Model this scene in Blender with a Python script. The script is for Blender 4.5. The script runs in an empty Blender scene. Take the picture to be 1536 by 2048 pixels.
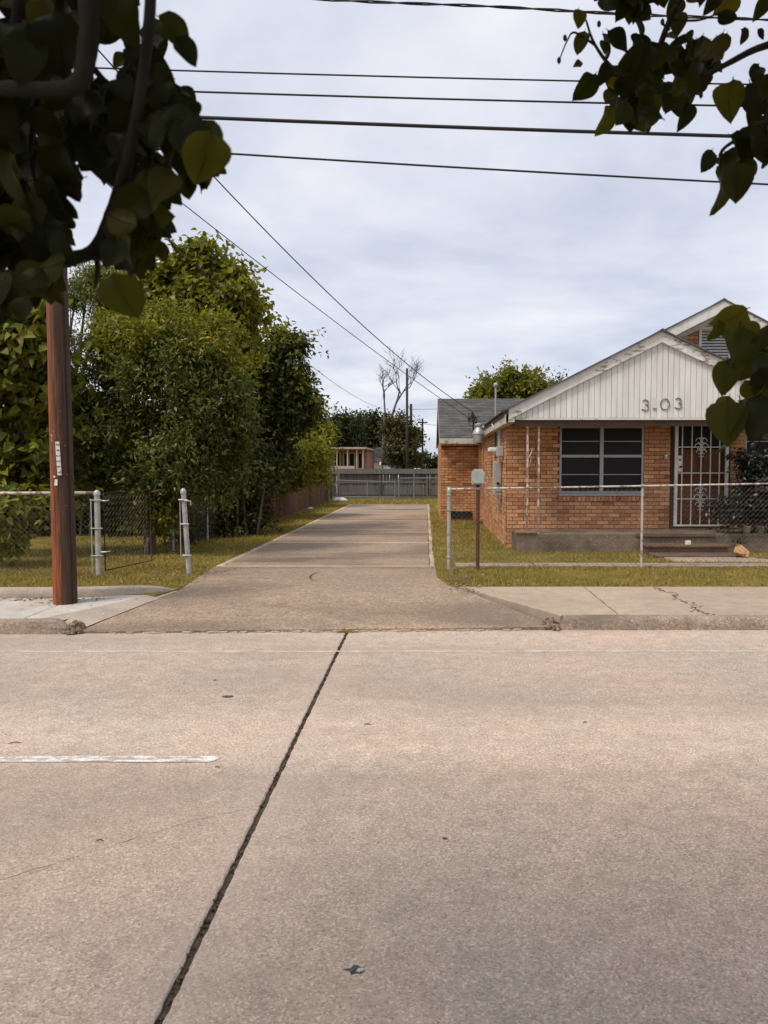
import bpy, bmesh, math, random
import numpy as np
from mathutils import Vector, Matrix, Euler

# ---------------------------------------------------------------- camera, light, sky
sc = bpy.context.scene
COL = sc.collection
R = math.radians
EYE = 1.65                                  # eye height above the street
FPX, CX, CY = 1538.0, 852.0, 1024.0         # lens in pixels of the 1536 x 2048 photograph, optical centre
PITCH = math.atan(86 / FPX)

cam_data = bpy.data.cameras.new('camera')
cam = bpy.data.objects.new('camera', cam_data)
COL.objects.link(cam)
cam.location = (0, 0, EYE)
cam.rotation_euler = (R(90) - PITCH, 0, 0)
cam_data.sensor_fit = 'AUTO'
cam_data.sensor_width = 36.0
cam_data.lens = FPX / 2048 * 36.0
cam_data.shift_x = -84 / 2048
cam_data.clip_start = 0.05
cam_data.clip_end = 3000
cam_data.dof.use_dof = True
cam_data.dof.focus_distance = 12.5
cam_data.dof.aperture_fstop = 9.0
sc.camera = cam

SUN_ELEV, SUN_AZ = R(57), R(230)            # azimuth clockwise from +Y: behind the camera, to the left
world = bpy.data.worlds.new('World')
sc.world = world
world.use_nodes = True
wn, wl = world.node_tree.nodes, world.node_tree.links
wn.clear()
w_out = wn.new('ShaderNodeOutputWorld')
w_sky = wn.new('ShaderNodeTexSky')
w_sky.sky_type = 'NISHITA'
w_sky.sun_disc = False
w_sky.sun_elevation = SUN_ELEV
w_sky.sun_rotation = SUN_AZ
w_b1 = wn.new('ShaderNodeBackground'); w_b1.inputs['Strength'].default_value = 0.10
wl.new(w_sky.outputs['Color'], w_b1.inputs['Color'])
w_tc = wn.new('ShaderNodeTexCoord')
w_sep = wn.new('ShaderNodeSeparateXYZ'); wl.new(w_tc.outputs['Generated'], w_sep.inputs[0])
def wmath(op, a, b=None):
    n = wn.new('ShaderNodeMath'); n.operation = op
    for i, v in enumerate((a, b)):
        if v is None: continue
        if isinstance(v, (int, float)): n.inputs[i].default_value = v
        else: wl.new(v, n.inputs[i])
    return n.outputs[0]
w_h = wmath('ADD', wmath('MAXIMUM', w_sep.outputs['Z'], 0.0), 0.16)
w_cmb = wn.new('ShaderNodeCombineXYZ')     # the cloud deck seen in perspective
wl.new(wmath('DIVIDE', w_sep.outputs['X'], w_h), w_cmb.inputs[0])
wl.new(wmath('DIVIDE', w_sep.outputs['Y'], w_h), w_cmb.inputs[1])
w_n1 = wn.new('ShaderNodeTexNoise'); w_n1.inputs['Scale'].default_value = 1.0
w_n1.inputs['Detail'].default_value = 7; w_n1.inputs['Roughness'].default_value = 0.56
w_n1.inputs['Distortion'].default_value = 0.25
wl.new(w_cmb.outputs[0], w_n1.inputs['Vector'])
w_rmp = wn.new('ShaderNodeValToRGB')
e = w_rmp.color_ramp.elements
e[0].position = 0.34; e[0].color = (0.41, 0.44, 0.535, 1)
e[1].position = 0.66; e[1].color = (0.70, 0.70, 0.725, 1)
m_ = w_rmp.color_ramp.elements.new(0.5); m_.color = (0.555, 0.572, 0.65, 1)
wl.new(w_n1.outputs['Fac'], w_rmp.inputs['Fac'])
w_b2 = wn.new('ShaderNodeBackground'); w_b2.inputs['Strength'].default_value = 1.0
wl.new(w_rmp.outputs['Color'], w_b2.inputs['Color'])
w_mix = wn.new('ShaderNodeMixShader'); w_mix.inputs['Fac'].default_value = 0.9
wl.new(w_b1.outputs[0], w_mix.inputs[1]); wl.new(w_b2.outputs[0], w_mix.inputs[2])
wl.new(w_mix.outputs[0], w_out.inputs['Surface'])

sun_d = bpy.data.lights.new('sun', 'SUN')
sun_d.energy = 2.0
sun_d.angle = R(16)
sun_d.color = (1.0, 0.90, 0.75)
sun = bpy.data.objects.new('sun', sun_d); COL.objects.link(sun)
sd = Vector((math.sin(SUN_AZ) * math.cos(SUN_ELEV), math.cos(SUN_AZ) * math.cos(SUN_ELEV), math.sin(SUN_ELEV)))
sun.rotation_euler = sd.to_track_quat('Z', 'Y').to_euler()
sun.location = (-10, -10, 20)

sc.view_settings.view_transform = 'Standard'
sc.view_settings.look = 'None'
sc.view_settings.exposure = 0.5
sc.view_settings.gamma = 1.0
sc.view_settings.use_curve_mapping = False
sc.render.engine = 'CYCLES'
sc.cycles.use_denoising = True
sc.cycles.max_bounces = 8
sc.cycles.diffuse_bounces = 4
sc.cycles.transparent_max_bounces = 4
sc.cycles.transmission_bounces = 4
sc.cycles.caustics_reflective = False
sc.cycles.caustics_refractive = False

# ---------------------------------------------------------------- helpers
rng = random.Random(7)
NR = np.random.default_rng(11)
_s, _c = math.sin(PITCH), math.cos(PITCH)
def at(px, py, Y):
    """survey: the world point seen at photo pixel (px, py) that stands Y metres away"""
    xc, yc = (px - CX) / FPX, -(py - CY) / FPX
    t = Y / (yc * _s + _c)
    return Vector((xc * t, Y, EYE + t * (yc * _c - _s)))
def seen(p):
    """photo pixel of a world point"""
    d = p[1] * _c - (p[2] - EYE) * _s
    u = p[1] * _s + (p[2] - EYE) * _c
    return CX + FPX * p[0] / d, CY - FPX * u / d

def tag(o, label=None, cat=None, group=None, kind=None):
    if label: o['label'] = label
    if cat: o['category'] = cat
    if group: o['group'] = group
    if kind: o['kind'] = kind
    return o
def thing(name, loc, label, cat, group=None):
    o = bpy.data.objects.new(name, None)
    o.empty_display_size = 0.2
    COL.objects.link(o)
    o.location = loc
    return tag(o, label, cat, group)
def origin(o):
    v = Vector((0, 0, 0))
    while o is not None:
        v += o.location
        o = o.parent
    return v
def link(name, me, parent=None, mats=(), smooth=False):
    for m in mats: me.materials.append(m)
    o = bpy.data.objects.new(name, me)
    COL.objects.link(o)
    if parent is not None: o.parent = parent
    if smooth:
        me.polygons.foreach_set('use_smooth', [True] * len(me.polygons))
    return o

class MB:
    """collects shapes in world coordinates and links them as one mesh object"""
    def __init__(s): s.v = []; s.f = []
    def add(s, vs, fs):
        k = len(s.v)
        s.v += [tuple(p) for p in vs]
        s.f += [tuple(i + k for i in f) for f in fs]
        return s
    def box(s, lo, hi, M=None):
        x0, y0, z0 = lo; x1, y1, z1 = hi
        vs = [Vector(p) for p in ((x0,y0,z0),(x1,y0,z0),(x1,y1,z0),(x0,y1,z0),(x0,y0,z1),(x1,y0,z1),(x1,y1,z1),(x0,y1,z1))]
        if M is not None: vs = [M @ p for p in vs]
        return s.add(vs, [(0,3,2,1),(4,5,6,7),(0,1,5,4),(1,2,6,5),(2,3,7,6),(3,0,4,7)])
    def bevbox(s, lo, hi, b, M=None):
        """box with chamfered edges"""
        bm = bmesh.new()
        bmesh.ops.create_cube(bm, size=1)
        d = [hi[i] - lo[i] for i in range(3)]
        for v in bm.verts:
            v.co = Vector([lo[i] + (v.co[i] + .5) * d[i] for i in range(3)])
        bmesh.ops.bevel(bm, geom=bm.edges[:], offset=b, segments=1, affect='EDGES', profile=0.5)
        return s.bm(bm, M)
    def bm(s, bm, M=None):
        bm.verts.index_update()
        vs = [(M @ v.co if M is not None else v.co.copy()) for v in bm.verts]
        fs = [[v.index for v in f.verts] for f in bm.faces]
        bm.free()
        return s.add(vs, fs)
    def prism(s, poly, a, b, axis='z'):
        """polygon (list of 2D points) swept from a to b along an axis"""
        n = len(poly)
        def P(p, t):
            return {'z': (p[0], p[1], t), 'y': (p[0], t, p[1]), 'x': (t, p[0], p[1])}[axis]
        vs = [P(p, a) for p in poly] + [P(p, b) for p in poly]
        fs = [tuple(range(n))[::-1], tuple(range(n, 2 * n))]
        fs += [(i, (i + 1) % n, n + (i + 1) % n, n + i) for i in range(n)]
        return s.add(vs, fs)
    def tube(s, pts, r, n=6, cap=True):
        pts = [Vector(p) for p in pts]
        rs = r if isinstance(r, (list, tuple)) else [r] * len(pts)
        k = len(s.v)
        t0 = (pts[1] - pts[0]).normalized()
        ref = Vector((0, 0, 1)) if abs(t0.z) < 0.9 else Vector((1, 0, 0))
        u = t0.cross(ref).normalized()
        for i, p in enumerate(pts):
            t = (pts[min(i + 1, len(pts) - 1)] - pts[max(i - 1, 0)])
            if t.length < 1e-9: t = t0
            t.normalize()
            u = (u - t * u.dot(t))
            if u.length < 1e-6: u = t.orthogonal()
            u.normalize()
            w = t.cross(u)
            for j in range(n):
                a = 2 * math.pi * j / n
                s.v.append(tuple(p + (u * math.cos(a) + w * math.sin(a)) * rs[i]))
        for i in range(len(pts) - 1):
            for j in range(n):
                a, b = k + i * n + j, k + i * n + (j + 1) % n
                s.f.append((a, b, b + n, a + n))
        if cap:
            s.f.append(tuple(k + j for j in range(n))[::-1])
            s.f.append(tuple(k + (len(pts) - 1) * n + j for j in range(n)))
        return s
    def lathe(s, c, prof, n=16):
        """profile (radius, z) turned about the vertical through c"""
        k = len(s.v)
        for r_, z in prof:
            for j in range(n):
                a = 2 * math.pi * j / n
                s.v.append((c[0] + r_ * math.cos(a), c[1] + r_ * math.sin(a), c[2] + z))
        for i in range(len(prof) - 1):
            for j in range(n):
                a, b = k + i * n + j, k + i * n + (j + 1) % n
                s.f.append((a, b, b + n, a + n))
        s.f.append(tuple(k + j for j in range(n))[::-1])
        s.f.append(tuple(k + (len(prof) - 1) * n + j for j in range(n)))
        return s
    def build(s, name, mat, parent=None, smooth=False, auto=False, loc=None):
        """loc: own origin for top-level objects"""
        o0 = origin(parent) if parent is not None else Vector(loc or (0, 0, 0))
        me = bpy.data.meshes.new(name)
        me.from_pydata([(p[0] - o0.x, p[1] - o0.y, p[2] - o0.z) for p in s.v], [], s.f)
        me.update()
        o = link(name, me, parent, [mat], smooth)
        if parent is None and loc is not None: o.location = loc
        if auto: shade_auto(me)
        return o
def shade_auto(me, ang=40):
    me.polygons.foreach_set('use_smooth', [True] * len(me.polygons))
    try: me.set_sharp_from_angle(angle=R(ang))
    except Exception: pass

def np_leaves(name, V, mat, parent):
    """V: (n, 6, 3): base, left low, left high, tip, right high, right low; two folded halves a leaf"""
    o0 = origin(parent)
    n = len(V)
    me = bpy.data.meshes.new(name)
    me.vertices.add(n * 6); me.loops.add(n * 8); me.polygons.add(n * 2)
    me.vertices.foreach_set('co', (V.reshape(-1, 3) - np.array(o0)).astype(np.float32).ravel())
    idx = (np.arange(n)[:, None] * 6 + np.array([0, 1, 2, 3, 0, 3, 4, 5])[None, :]).astype(np.int32)
    me.loops.foreach_set('vertex_index', idx.ravel())
    me.polygons.foreach_set('loop_start', np.arange(0, n * 8, 4, dtype=np.int32))
    me.update(calc_edges=True); me.validate()
    return link(name, me, parent, [mat])

def np_mesh(name, V, k, mat, parent=None, loc=None, mi=None, mats=None):
    """V: (n*k, 3) array, every k vertices one face"""
    o0 = origin(parent) if parent is not None else Vector(loc or (0, 0, 0))
    V = np.asarray(V, dtype=np.float64) - np.array(o0)
    n = len(V) // k
    me = bpy.data.meshes.new(name)
    me.vertices.add(n * k); me.loops.add(n * k); me.polygons.add(n)
    me.vertices.foreach_set('co', V.astype(np.float32).ravel())
    me.loops.foreach_set('vertex_index', np.arange(n * k, dtype=np.int32))
    me.polygons.foreach_set('loop_start', np.arange(0, n * k, k, dtype=np.int32))
    me.update(calc_edges=True)
    me.validate()
    o = link(name, me, parent, [mat])
    if parent is None and loc is not None: o.location = loc
    return o

# ---------------------------------------------------------------- materials
class NT:
    def __init__(s, name):
        s.m = bpy.data.materials.new(name); s.m.use_nodes = True
        s.t = s.m.node_tree
        s.t.nodes.clear()
        s.out = s.t.nodes.new('ShaderNodeOutputMaterial')
        s.geo = s.t.nodes.new('ShaderNodeNewGeometry')
        s.pos = s.geo.outputs['Position']
    def n(s, typ, ins=None, **props):
        nd = s.t.nodes.new(typ)
        for k, v in props.items(): setattr(nd, k, v)
        for k, v in (ins or {}).items():
            s.set(nd.inputs[k], v)
        return nd
    def set(s, sock, v):
        if isinstance(v, bpy.types.NodeSocket): s.t.links.new(v, sock)
        elif isinstance(v, (tuple, list)) and len(v) == 3 and sock.type == 'RGBA': sock.default_value = (*v, 1)
        else: sock.default_value = v
    def math(s, op, a, b=0.0, clamp=False):
        nd = s.n('ShaderNodeMath', {0: a, 1: b}, operation=op); nd.use_clamp = clamp
        return nd.outputs[0]
    def scalevec(s, v, sx, sy, sz):
        return s.n('ShaderNodeVectorMath', {0: v, 1: (sx, sy, sz)}, operation='MULTIPLY').outputs[0]
    def noise(s, scale, detail=4, rough=0.55, vec=None, dist=0.0):
        return s.n('ShaderNodeTexNoise', {'Vector': vec or s.pos, 'Scale': scale, 'Detail': detail, 'Roughness': rough, 'Distortion': dist}).outputs['Fac']
    def ramp(s, fac, stops, interp='LINEAR'):
        nd = s.n('ShaderNodeValToRGB', {'Fac': fac})
        el = nd.color_ramp.elements; nd.color_ramp.interpolation = interp
        while len(el) < len(stops): el.new(0.5)
        for e_, (p, c) in zip(el, stops):
            e_.position = p
            e_.color = (*c, 1) if isinstance(c, (tuple, list)) else (c, c, c, 1)
        return nd.outputs['Color']
    def mix(s, fac, a, b, blend='MIX'):
        nd = s.n('ShaderNodeMix', data_type='RGBA', blend_type=blend)
        s.set(nd.inputs['Factor'], fac); s.set(nd.inputs['A'], a); s.set(nd.inputs['B'], b)
        for i, sk in enumerate(nd.inputs):
            if sk.type == 'RGBA' and sk.name == 'A': s.set(sk, a)
            if sk.type == 'RGBA' and sk.name == 'B': s.set(sk, b)
        for i, sk in enumerate(nd.inputs):
            if sk.type == 'VALUE' and sk.name == 'Factor': s.set(sk, fac)
        return [o for o in nd.outputs if o.type == 'RGBA'][0]
    def mul(s, a, b): return s.mix(1.0, a, b, 'MULTIPLY')
    def rnd(s):
        """a random value per object and per loose piece"""
        oi = s.n('ShaderNodeObjectInfo').outputs['Random']
        return s.math('FRACT', s.math('ADD', oi, s.geo.outputs['Random Per Island']))
    def principled(s, col, rough=0.8, spec=0.3, metal=0.0, bump=None, bstr=0.3, bdist=0.01, normal=None):
        b = s.n('ShaderNodeBsdfPrincipled', {'Base Color': col, 'Roughness': rough, 'Metallic': metal, 'Specular IOR Level': spec})
        if bump is not None:
            bp = s.n('ShaderNodeBump', {'Height': bump, 'Strength': bstr, 'Distance': bdist})
            s.t.links.new(bp.outputs[0], b.inputs['Normal'])
        return b
    def done(s, sh):
        s.t.links.new(sh.outputs[0], s.out.inputs['Surface'])
        return s.m

def plain(name, c1, c2=None, scale=6.0, rough=0.7, spec=0.3, metal=0.0, bstr=0.15, fine=60.0, var=0.25, stretch=None, vrand=0.0, bdist=0.004):
    """mottled surface: two colours blended by noise, finer grain on top, optional variation from piece to piece"""
    t = NT(name)
    c2 = c2 or tuple(x * 0.7 for x in c1)
    vec = t.scalevec(t.pos, *stretch) if stretch else t.pos
    n1 = t.noise(scale, 5, 0.6, vec)
    n2 = t.noise(fine, 3, 0.6, vec)
    col = t.mix(t.ramp(n1, [(0.32, 0.0), (0.68, 1.0)]), c1, c2)
    col = t.mul(col, t.ramp(n2, [(0.25, 1 - var), (0.75, 1 + var)]))
    if vrand:
        col = t.mul(col, t.ramp(t.rnd(), [(0.0, 1 - vrand), (1.0, 1 + vrand)]))
    return t.done(t.principled(col, rough, spec, metal, bump=n2, bstr=bstr, bdist=bdist))

def concrete(name, c1, c2, agg=0.22, aggscale=110.0, blotch=0.9, stains=None, bstr=0.25, road=False):
    t = NT(name)
    big = t.noise(blotch, 6, 0.6, None, 0.4)
    mid = t.noise(7.0, 5, 0.6)
    col = t.mix(t.ramp(big, [(0.36, 0.0), (0.64, 1.0)]), c1, c2)
    col = t.mul(col, t.ramp(mid, [(0.28, 0.86), (0.72, 1.13)]))
    vor = t.n('ShaderNodeTexVoronoi', {'Vector': t.pos, 'Scale': aggscale})
    cell = t.n('ShaderNodeSeparateColor', {0: vor.outputs['Color']})
    speck = t.ramp(cell.outputs[0], [(0.0, 1 - 1.5 * agg), (0.18, 1 - agg * .6), (0.5, 1.0), (0.85, 1 + agg * .7), (1.0, 1 + 2.2 * agg)])
    vor2 = t.n('ShaderNodeTexVoronoi', {'Vector': t.pos, 'Scale': aggscale * 0.37})
    c2nd = t.n('ShaderNodeSeparateColor', {0: vor2.outputs['Color']})
    pebble = t.math('MULTIPLY', t.math('GREATER_THAN', c2nd.outputs[1], 0.90), t.math('LESS_THAN', vor2.outputs['Distance'], 0.33))
    hue = t.mix(cell.outputs[2], (1.05, 0.97, 0.93), (0.97, 1.01, 1.02))
    col = t.mul(t.mul(col, speck), hue)
    col = t.mix(t.math('MULTIPLY', pebble, 0.45), col, t.mix(c2nd.outputs[2], (0.62, 0.55, 0.47), (0.16, 0.12, 0.10)))
    if stains:
        st = t.noise(stains[1], 4, 0.55, t.scalevec(t.pos, *stains[2]), 0.6)
        col = t.mix(t.math('MULTIPLY', t.ramp(st, [(0.48, 0.0), (0.66, 1.0)]), stains[3]), col, stains[0])
    if road:
        sp = t.n('ShaderNodeSeparateXYZ', {0: t.pos})
        wob = t.math('MULTIPLY', t.math('SUBTRACT', t.noise(0.8, 4, 0.6, t.scalevec(t.pos, .45, 1, 1)), 0.5), 0.9)
        yy = t.math('DIVIDE', t.math('ADD', sp.outputs['Y'], wob), 8.0)
        # traffic wear: paler between the wheel paths and by the gutter, greyer in them
        band = t.ramp(yy, [(0.20, 1.02), (0.40, 0.98), (0.51, 0.97), (0.56, 1.20), (0.61, 1.25), (0.68, 1.00), (0.84, 1.06), (0.95, 1.18)])
        col = t.mul(col, band)
        dj = t.math('ABSOLUTE', t.math('ADD', sp.outputs['X'], 0.8))
        halo = t.ramp(t.math('ADD', dj, t.math('MULTIPLY', t.noise(6.0), 0.12)), [(0.06, 0.6), (0.34, 0.0)])
        col = t.mix(t.math('MULTIPLY', halo, 0.45), col, (0.47, 0.38, 0.32))
    h = t.math('ADD', t.math('MULTIPLY', cell.outputs[0], 0.5), t.noise(40.0, 4))
    return t.done(t.principled(col, 0.88, 0.25, bump=h, bstr=bstr, bdist=0.006))

def brick_material(name='brick'):
    t = NT(name)
    r_ = t.rnd()
    r2 = t.math('FRACT', t.math('MULTIPLY', r_, 7.31))
    base = t.ramp(r_, [(0.0, (0.38, 0.155, 0.075)), (0.15, (0.54, 0.245, 0.11)), (0.55, (0.64, 0.325, 0.157)), (0.8, (0.68, 0.375, 0.19)), (1.0, (0.52, 0.235, 0.115))])
    col = t.mul(base, t.ramp(r2, [(0.0, 0.80), (1.0, 1.15)]))
    n1 = t.noise(18.0, 5, 0.65)
    col = t.mul(col, t.ramp(n1, [(0.25, 0.72), (0.75, 1.22)]))
    n3 = t.noise(1.1, 4, 0.6)                       # soot and weathering in broad patches
    col = t.mix(t.math('MULTIPLY', t.ramp(n3, [(0.5, 0.0), (0.72, 1.0)]), 0.35), col, (0.24, 0.12, 0.07))
    n2 = t.noise(140.0, 3)
    return t.done(t.principled(col, 0.85, 0.25, bump=n2, bstr=0.4, bdist=0.004))

def peeling(name, paint=(0.78, 0.77, 0.74), under=(0.20, 0.16, 0.13), amount=0.42, stretch=(1, 1, 1), scale=9.0):
    t = NT(name)
    v = t.scalevec(t.pos, *stretch)
    n1 = t.noise(scale, 8, 0.68, v)
    n2 = t.noise(2.0, 4, 0.6, v)
    f = t.math('ADD', n1, t.math('MULTIPLY', t.math('SUBTRACT', t.noise(0.9, 3, 0.55), 0.5), 0.7))
    bare = t.ramp(f, [(1 - amount - 0.02, 0.0), (1 - amount + 0.05, 1.0)])
    grime = t.ramp(t.noise(3.0, 5, 0.6, t.scalevec(t.pos, 2.2, 2.2, 0.35)), [(0.3, (0.80, 0.78, 0.74)), (0.7, (1, 1, 1))])
    col = t.mix(bare, t.mul(paint, grime), t.mix(n2, under, (0.34, 0.29, 0.25)))
    return t.done(t.principled(col, 0.7, 0.3, bump=t.math('SUBTRACT', 1.0, bare), bstr=0.4, bdist=0.003))

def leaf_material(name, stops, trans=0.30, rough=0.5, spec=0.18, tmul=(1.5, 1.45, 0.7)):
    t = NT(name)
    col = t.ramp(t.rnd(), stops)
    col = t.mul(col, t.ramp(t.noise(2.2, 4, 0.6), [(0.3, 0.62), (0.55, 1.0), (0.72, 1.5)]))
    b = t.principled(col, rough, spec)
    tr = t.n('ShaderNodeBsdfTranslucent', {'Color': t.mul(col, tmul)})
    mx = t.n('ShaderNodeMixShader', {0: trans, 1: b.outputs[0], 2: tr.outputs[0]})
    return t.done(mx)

def wood(name, c1, c2, scale=14.0, stretch=(6, 6, 0.5), rough=0.85, vrand=0.25):
    t = NT(name)
    v = t.scalevec(t.pos, *stretch)
    n1 = t.noise(scale * 0.25, 6, 0.65, v)
    n2 = t.noise(scale, 5, 0.7, v)
    col = t.mix(t.ramp(n1, [(0.3, 0.0), (0.7, 1.0)]), c1, c2)
    col = t.mul(col, t.ramp(n2, [(0.25, 0.65), (0.75, 1.25)]))
    col = t.mul(col, t.ramp(t.rnd(), [(0.0, 1 - vrand), (1.0, 1 + vrand)]))
    return t.done(t.principled(col, rough, 0.2, bump=n2, bstr=0.5, bdist=0.006))

M = {}
M['road'] = concrete('road_concrete', (0.445, 0.342, 0.275), (0.37, 0.317, 0.264), agg=0.27, aggscale=140, blotch=0.5, road=True, bstr=0.3, stains=((0.25, 0.205, 0.17), 0.5, (0.35, 1.1, 1), 0.55))
M['drive'] = concrete('driveway_concrete', (0.35, 0.262, 0.19), (0.285, 0.222, 0.165), agg=0.26, aggscale=60, blotch=0.7, stains=((0.13, 0.098, 0.078), 0.55, (0.42, 1.0, 1), 0.85))
M['drive_edge'] = concrete('driveway_edge', (0.58, 0.46, 0.34), (0.36, 0.28, 0.21), agg=0.2, aggscale=80)
M['joint'] = concrete('joint_mortar', (0.66, 0.53, 0.40), (0.50, 0.40, 0.30), agg=0.15, aggscale=80)
M['walk'] = concrete('sidewalk_concrete', (0.43, 0.345, 0.265), (0.36, 0.295, 0.23), agg=0.10, aggscale=120, blotch=0.8, stains=((0.29, 0.235, 0.19), 0.7, (0.6, 1.6, 1), 0.6))
M['walk_new'] = concrete('sidewalk_grey', (0.50, 0.47, 0.42), (0.42, 0.395, 0.35), agg=0.10, aggscale=120, blotch=1.2)
M['kerb'] = concrete('kerb_concrete', (0.37, 0.29, 0.225), (0.26, 0.21, 0.165), agg=0.22, aggscale=60, blotch=1.6, stains=((0.13, 0.105, 0.085), 1.4, (0.7, 1, 5.0), 0.75))
M['kerb_pale'] = concrete('kerb_pale', (0.44, 0.38, 0.31), (0.35, 0.30, 0.25), agg=0.10, aggscale=90, blotch=1.4)
M['rubble'] = plain('rubble', (0.28, 0.21, 0.15), (0.12, 0.09, 0.065), 30, 0.95, vrand=0.4)
M['filler'] = plain('joint_filler', (0.045, 0.034, 0.025), (0.09, 0.068, 0.05), 30, 0.95, bstr=0.6, fine=120, var=0.5)
M['paint'] = None
M['brick'] = brick_material()
M['mortar'] = plain('mortar', (0.10, 0.06, 0.04), (0.07, 0.04, 0.028), 10, 0.95, fine=150)
M['siding'] = peeling('siding_paint', (0.81, 0.81, 0.80), (0.36, 0.33, 0.29), amount=0.30, stretch=(2.5, 2.5, 0.5), scale=7)
M['rake'] = peeling('rake_paint', (0.77, 0.77, 0.75), (0.24, 0.20, 0.17), amount=0.39, stretch=(1.0, 1.0, 3.0), scale=6)
M['fascia'] = peeling('fascia_paint', (0.66, 0.62, 0.56), (0.22, 0.16, 0.12), amount=0.42)
M['rusty'] = peeling('rusty_paint', (0.70, 0.64, 0.58), (0.20, 0.085, 0.045), amount=0.52, stretch=(1, 1, 0.6), scale=14)
M['shingle'] = plain('shingle', (0.115, 0.117, 0.112), (0.078, 0.079, 0.076), 3, 0.95, fine=220, var=0.4, vrand=0.22, bstr=0.5)
M['soffit'] = plain('soffit', (0.13, 0.085, 0.06), (0.08, 0.05, 0.035), 5, 0.8)
M['slabgrey'] = concrete('porch_concrete', (0.22, 0.172, 0.125), (0.13, 0.10, 0.072), agg=0.15, aggscale=90, blotch=2.0, stains=((0.09, 0.07, 0.055), 1.6, (1, 1, 2.0), 0.7))
M['step'] = plain('step_paint', (0.17, 0.11, 0.075), (0.105, 0.06, 0.042), 4, 0.85, fine=80, var=0.3)
M['alu'] = plain('aluminium', (0.40, 0.40, 0.40), (0.33, 0.33, 0.33), 6, 0.45, 0.5, 0.35, fine=40, var=0.1)
M['pipe'] = plain('dull_pipe', (0.26, 0.27, 0.275), (0.18, 0.19, 0.19), 8, 0.6, 0.4, 0.3)
M['dullwhite'] = plain('dull_white', (0.50, 0.40, 0.35), (0.38, 0.30, 0.26), 5, 0.7)
M['screen'] = plain('window_screen', (0.010, 0.009, 0.010), (0.014, 0.012, 0.012), 3, 0.42, 0.20, fine=20, var=0.2, bstr=0.02)
M['whitemetal'] = plain('white_metal', (0.82, 0.80, 0.76), (0.68, 0.64, 0.58), 9, 0.55, 0.4, fine=50, var=0.12)
M['door'] = wood('door_wood', (0.20, 0.085, 0.03), (0.13, 0.05, 0.02), 10, (5, 5, 0.6), 0.5, 0.15)
M['darkwood'] = plain('dark_trim', (0.07, 0.035, 0.022), (0.045, 0.025, 0.018), 8, 0.7)
M['tanwood'] = plain('tan_trim', (0.42, 0.20, 0.08), (0.30, 0.15, 0.07), 5, 0.75)
M['galv'] = plain('galvanized', (0.46, 0.47, 0.47), (0.36, 0.37, 0.37), 10, 0.5, 0.5, 0.45, fine=50, var=0.12, vrand=0.06)
M['post_paint'] = plain('post_grey', (0.50, 0.48, 0.46), (0.33, 0.31, 0.29), 9, 0.6, 0.4, 0.2, fine=50, var=0.2)
M['mesh'] = plain('fence_wire', (0.20, 0.185, 0.165), (0.14, 0.11, 0.09), 6, 0.55, 0.4, 0.5, fine=30)
M['rust'] = plain('rust', (0.17, 0.065, 0.04), (0.10, 0.05, 0.035), 12, 0.85, fine=80, var=0.3)
M['boxgrey'] = plain('box_grey', (0.44, 0.46, 0.42), (0.33, 0.35, 0.32), 9, 0.6, fine=60, var=0.15)
M['rubber'] = plain('wire_black', (0.018, 0.018, 0.02), (0.025, 0.022, 0.02), 3, 0.6)
M['soil'] = None
M['bark'] = wood('bark', (0.16, 0.12, 0.09), (0.09, 0.07, 0.055), 30, (3, 3, 0.6), 0.95)
M['bark_grey'] = wood('bark_grey', (0.055, 0.05, 0.047), (0.03, 0.027, 0.026), 30, (3, 3, 1), 0.9)
M['bark_dead'] = wood('bark_dead', (0.15, 0.13, 0.12), (0.08, 0.07, 0.065), 8, (2, 2, 0.6), 0.9)
M['fencewood'] = wood('fence_wood_brown', (0.16, 0.085, 0.045), (0.10, 0.055, 0.032), 10, (4, 4, 0.4), 0.9, 0.3)
M['greywood'] = wood('fence_wood_grey', (0.170, 0.162, 0.150), (0.108, 0.101, 0.092), 10, (4, 4, 0.4), 0.9, 0.18)
M['white'] = plain('white_paint', (0.76, 0.76, 0.74), (0.66, 0.65, 0.62), 4, 0.6)
M['cream'] = plain('cream_wall', (0.62, 0.52, 0.38), (0.55, 0.45, 0.33), 4, 0.8)
M['pinkbrick'] = plain('pink_brick', (0.42, 0.22, 0.17), (0.33, 0.16, 0.12), 8, 0.9)
M['dark'] = plain('dark_interior', (0.02, 0.017, 0.015), None, 3, 0.9)
M['card'] = plain('cardboard', (0.50, 0.27, 0.13), (0.40, 0.20, 0.10), 6, 0.85)
M['paper'] = plain('paper', (0.80, 0.80, 0.78), (0.70, 0.70, 0.68), 6, 0.7)
M['twig'] = plain('twig', (0.10, 0.065, 0.04), (0.06, 0.04, 0.03), 30, 0.9)
M['tar'] = plain('tar', (0.04, 0.038, 0.042), (0.09, 0.085, 0.09), 60, 0.7, vrand=0.2, bstr=0.6)

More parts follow.
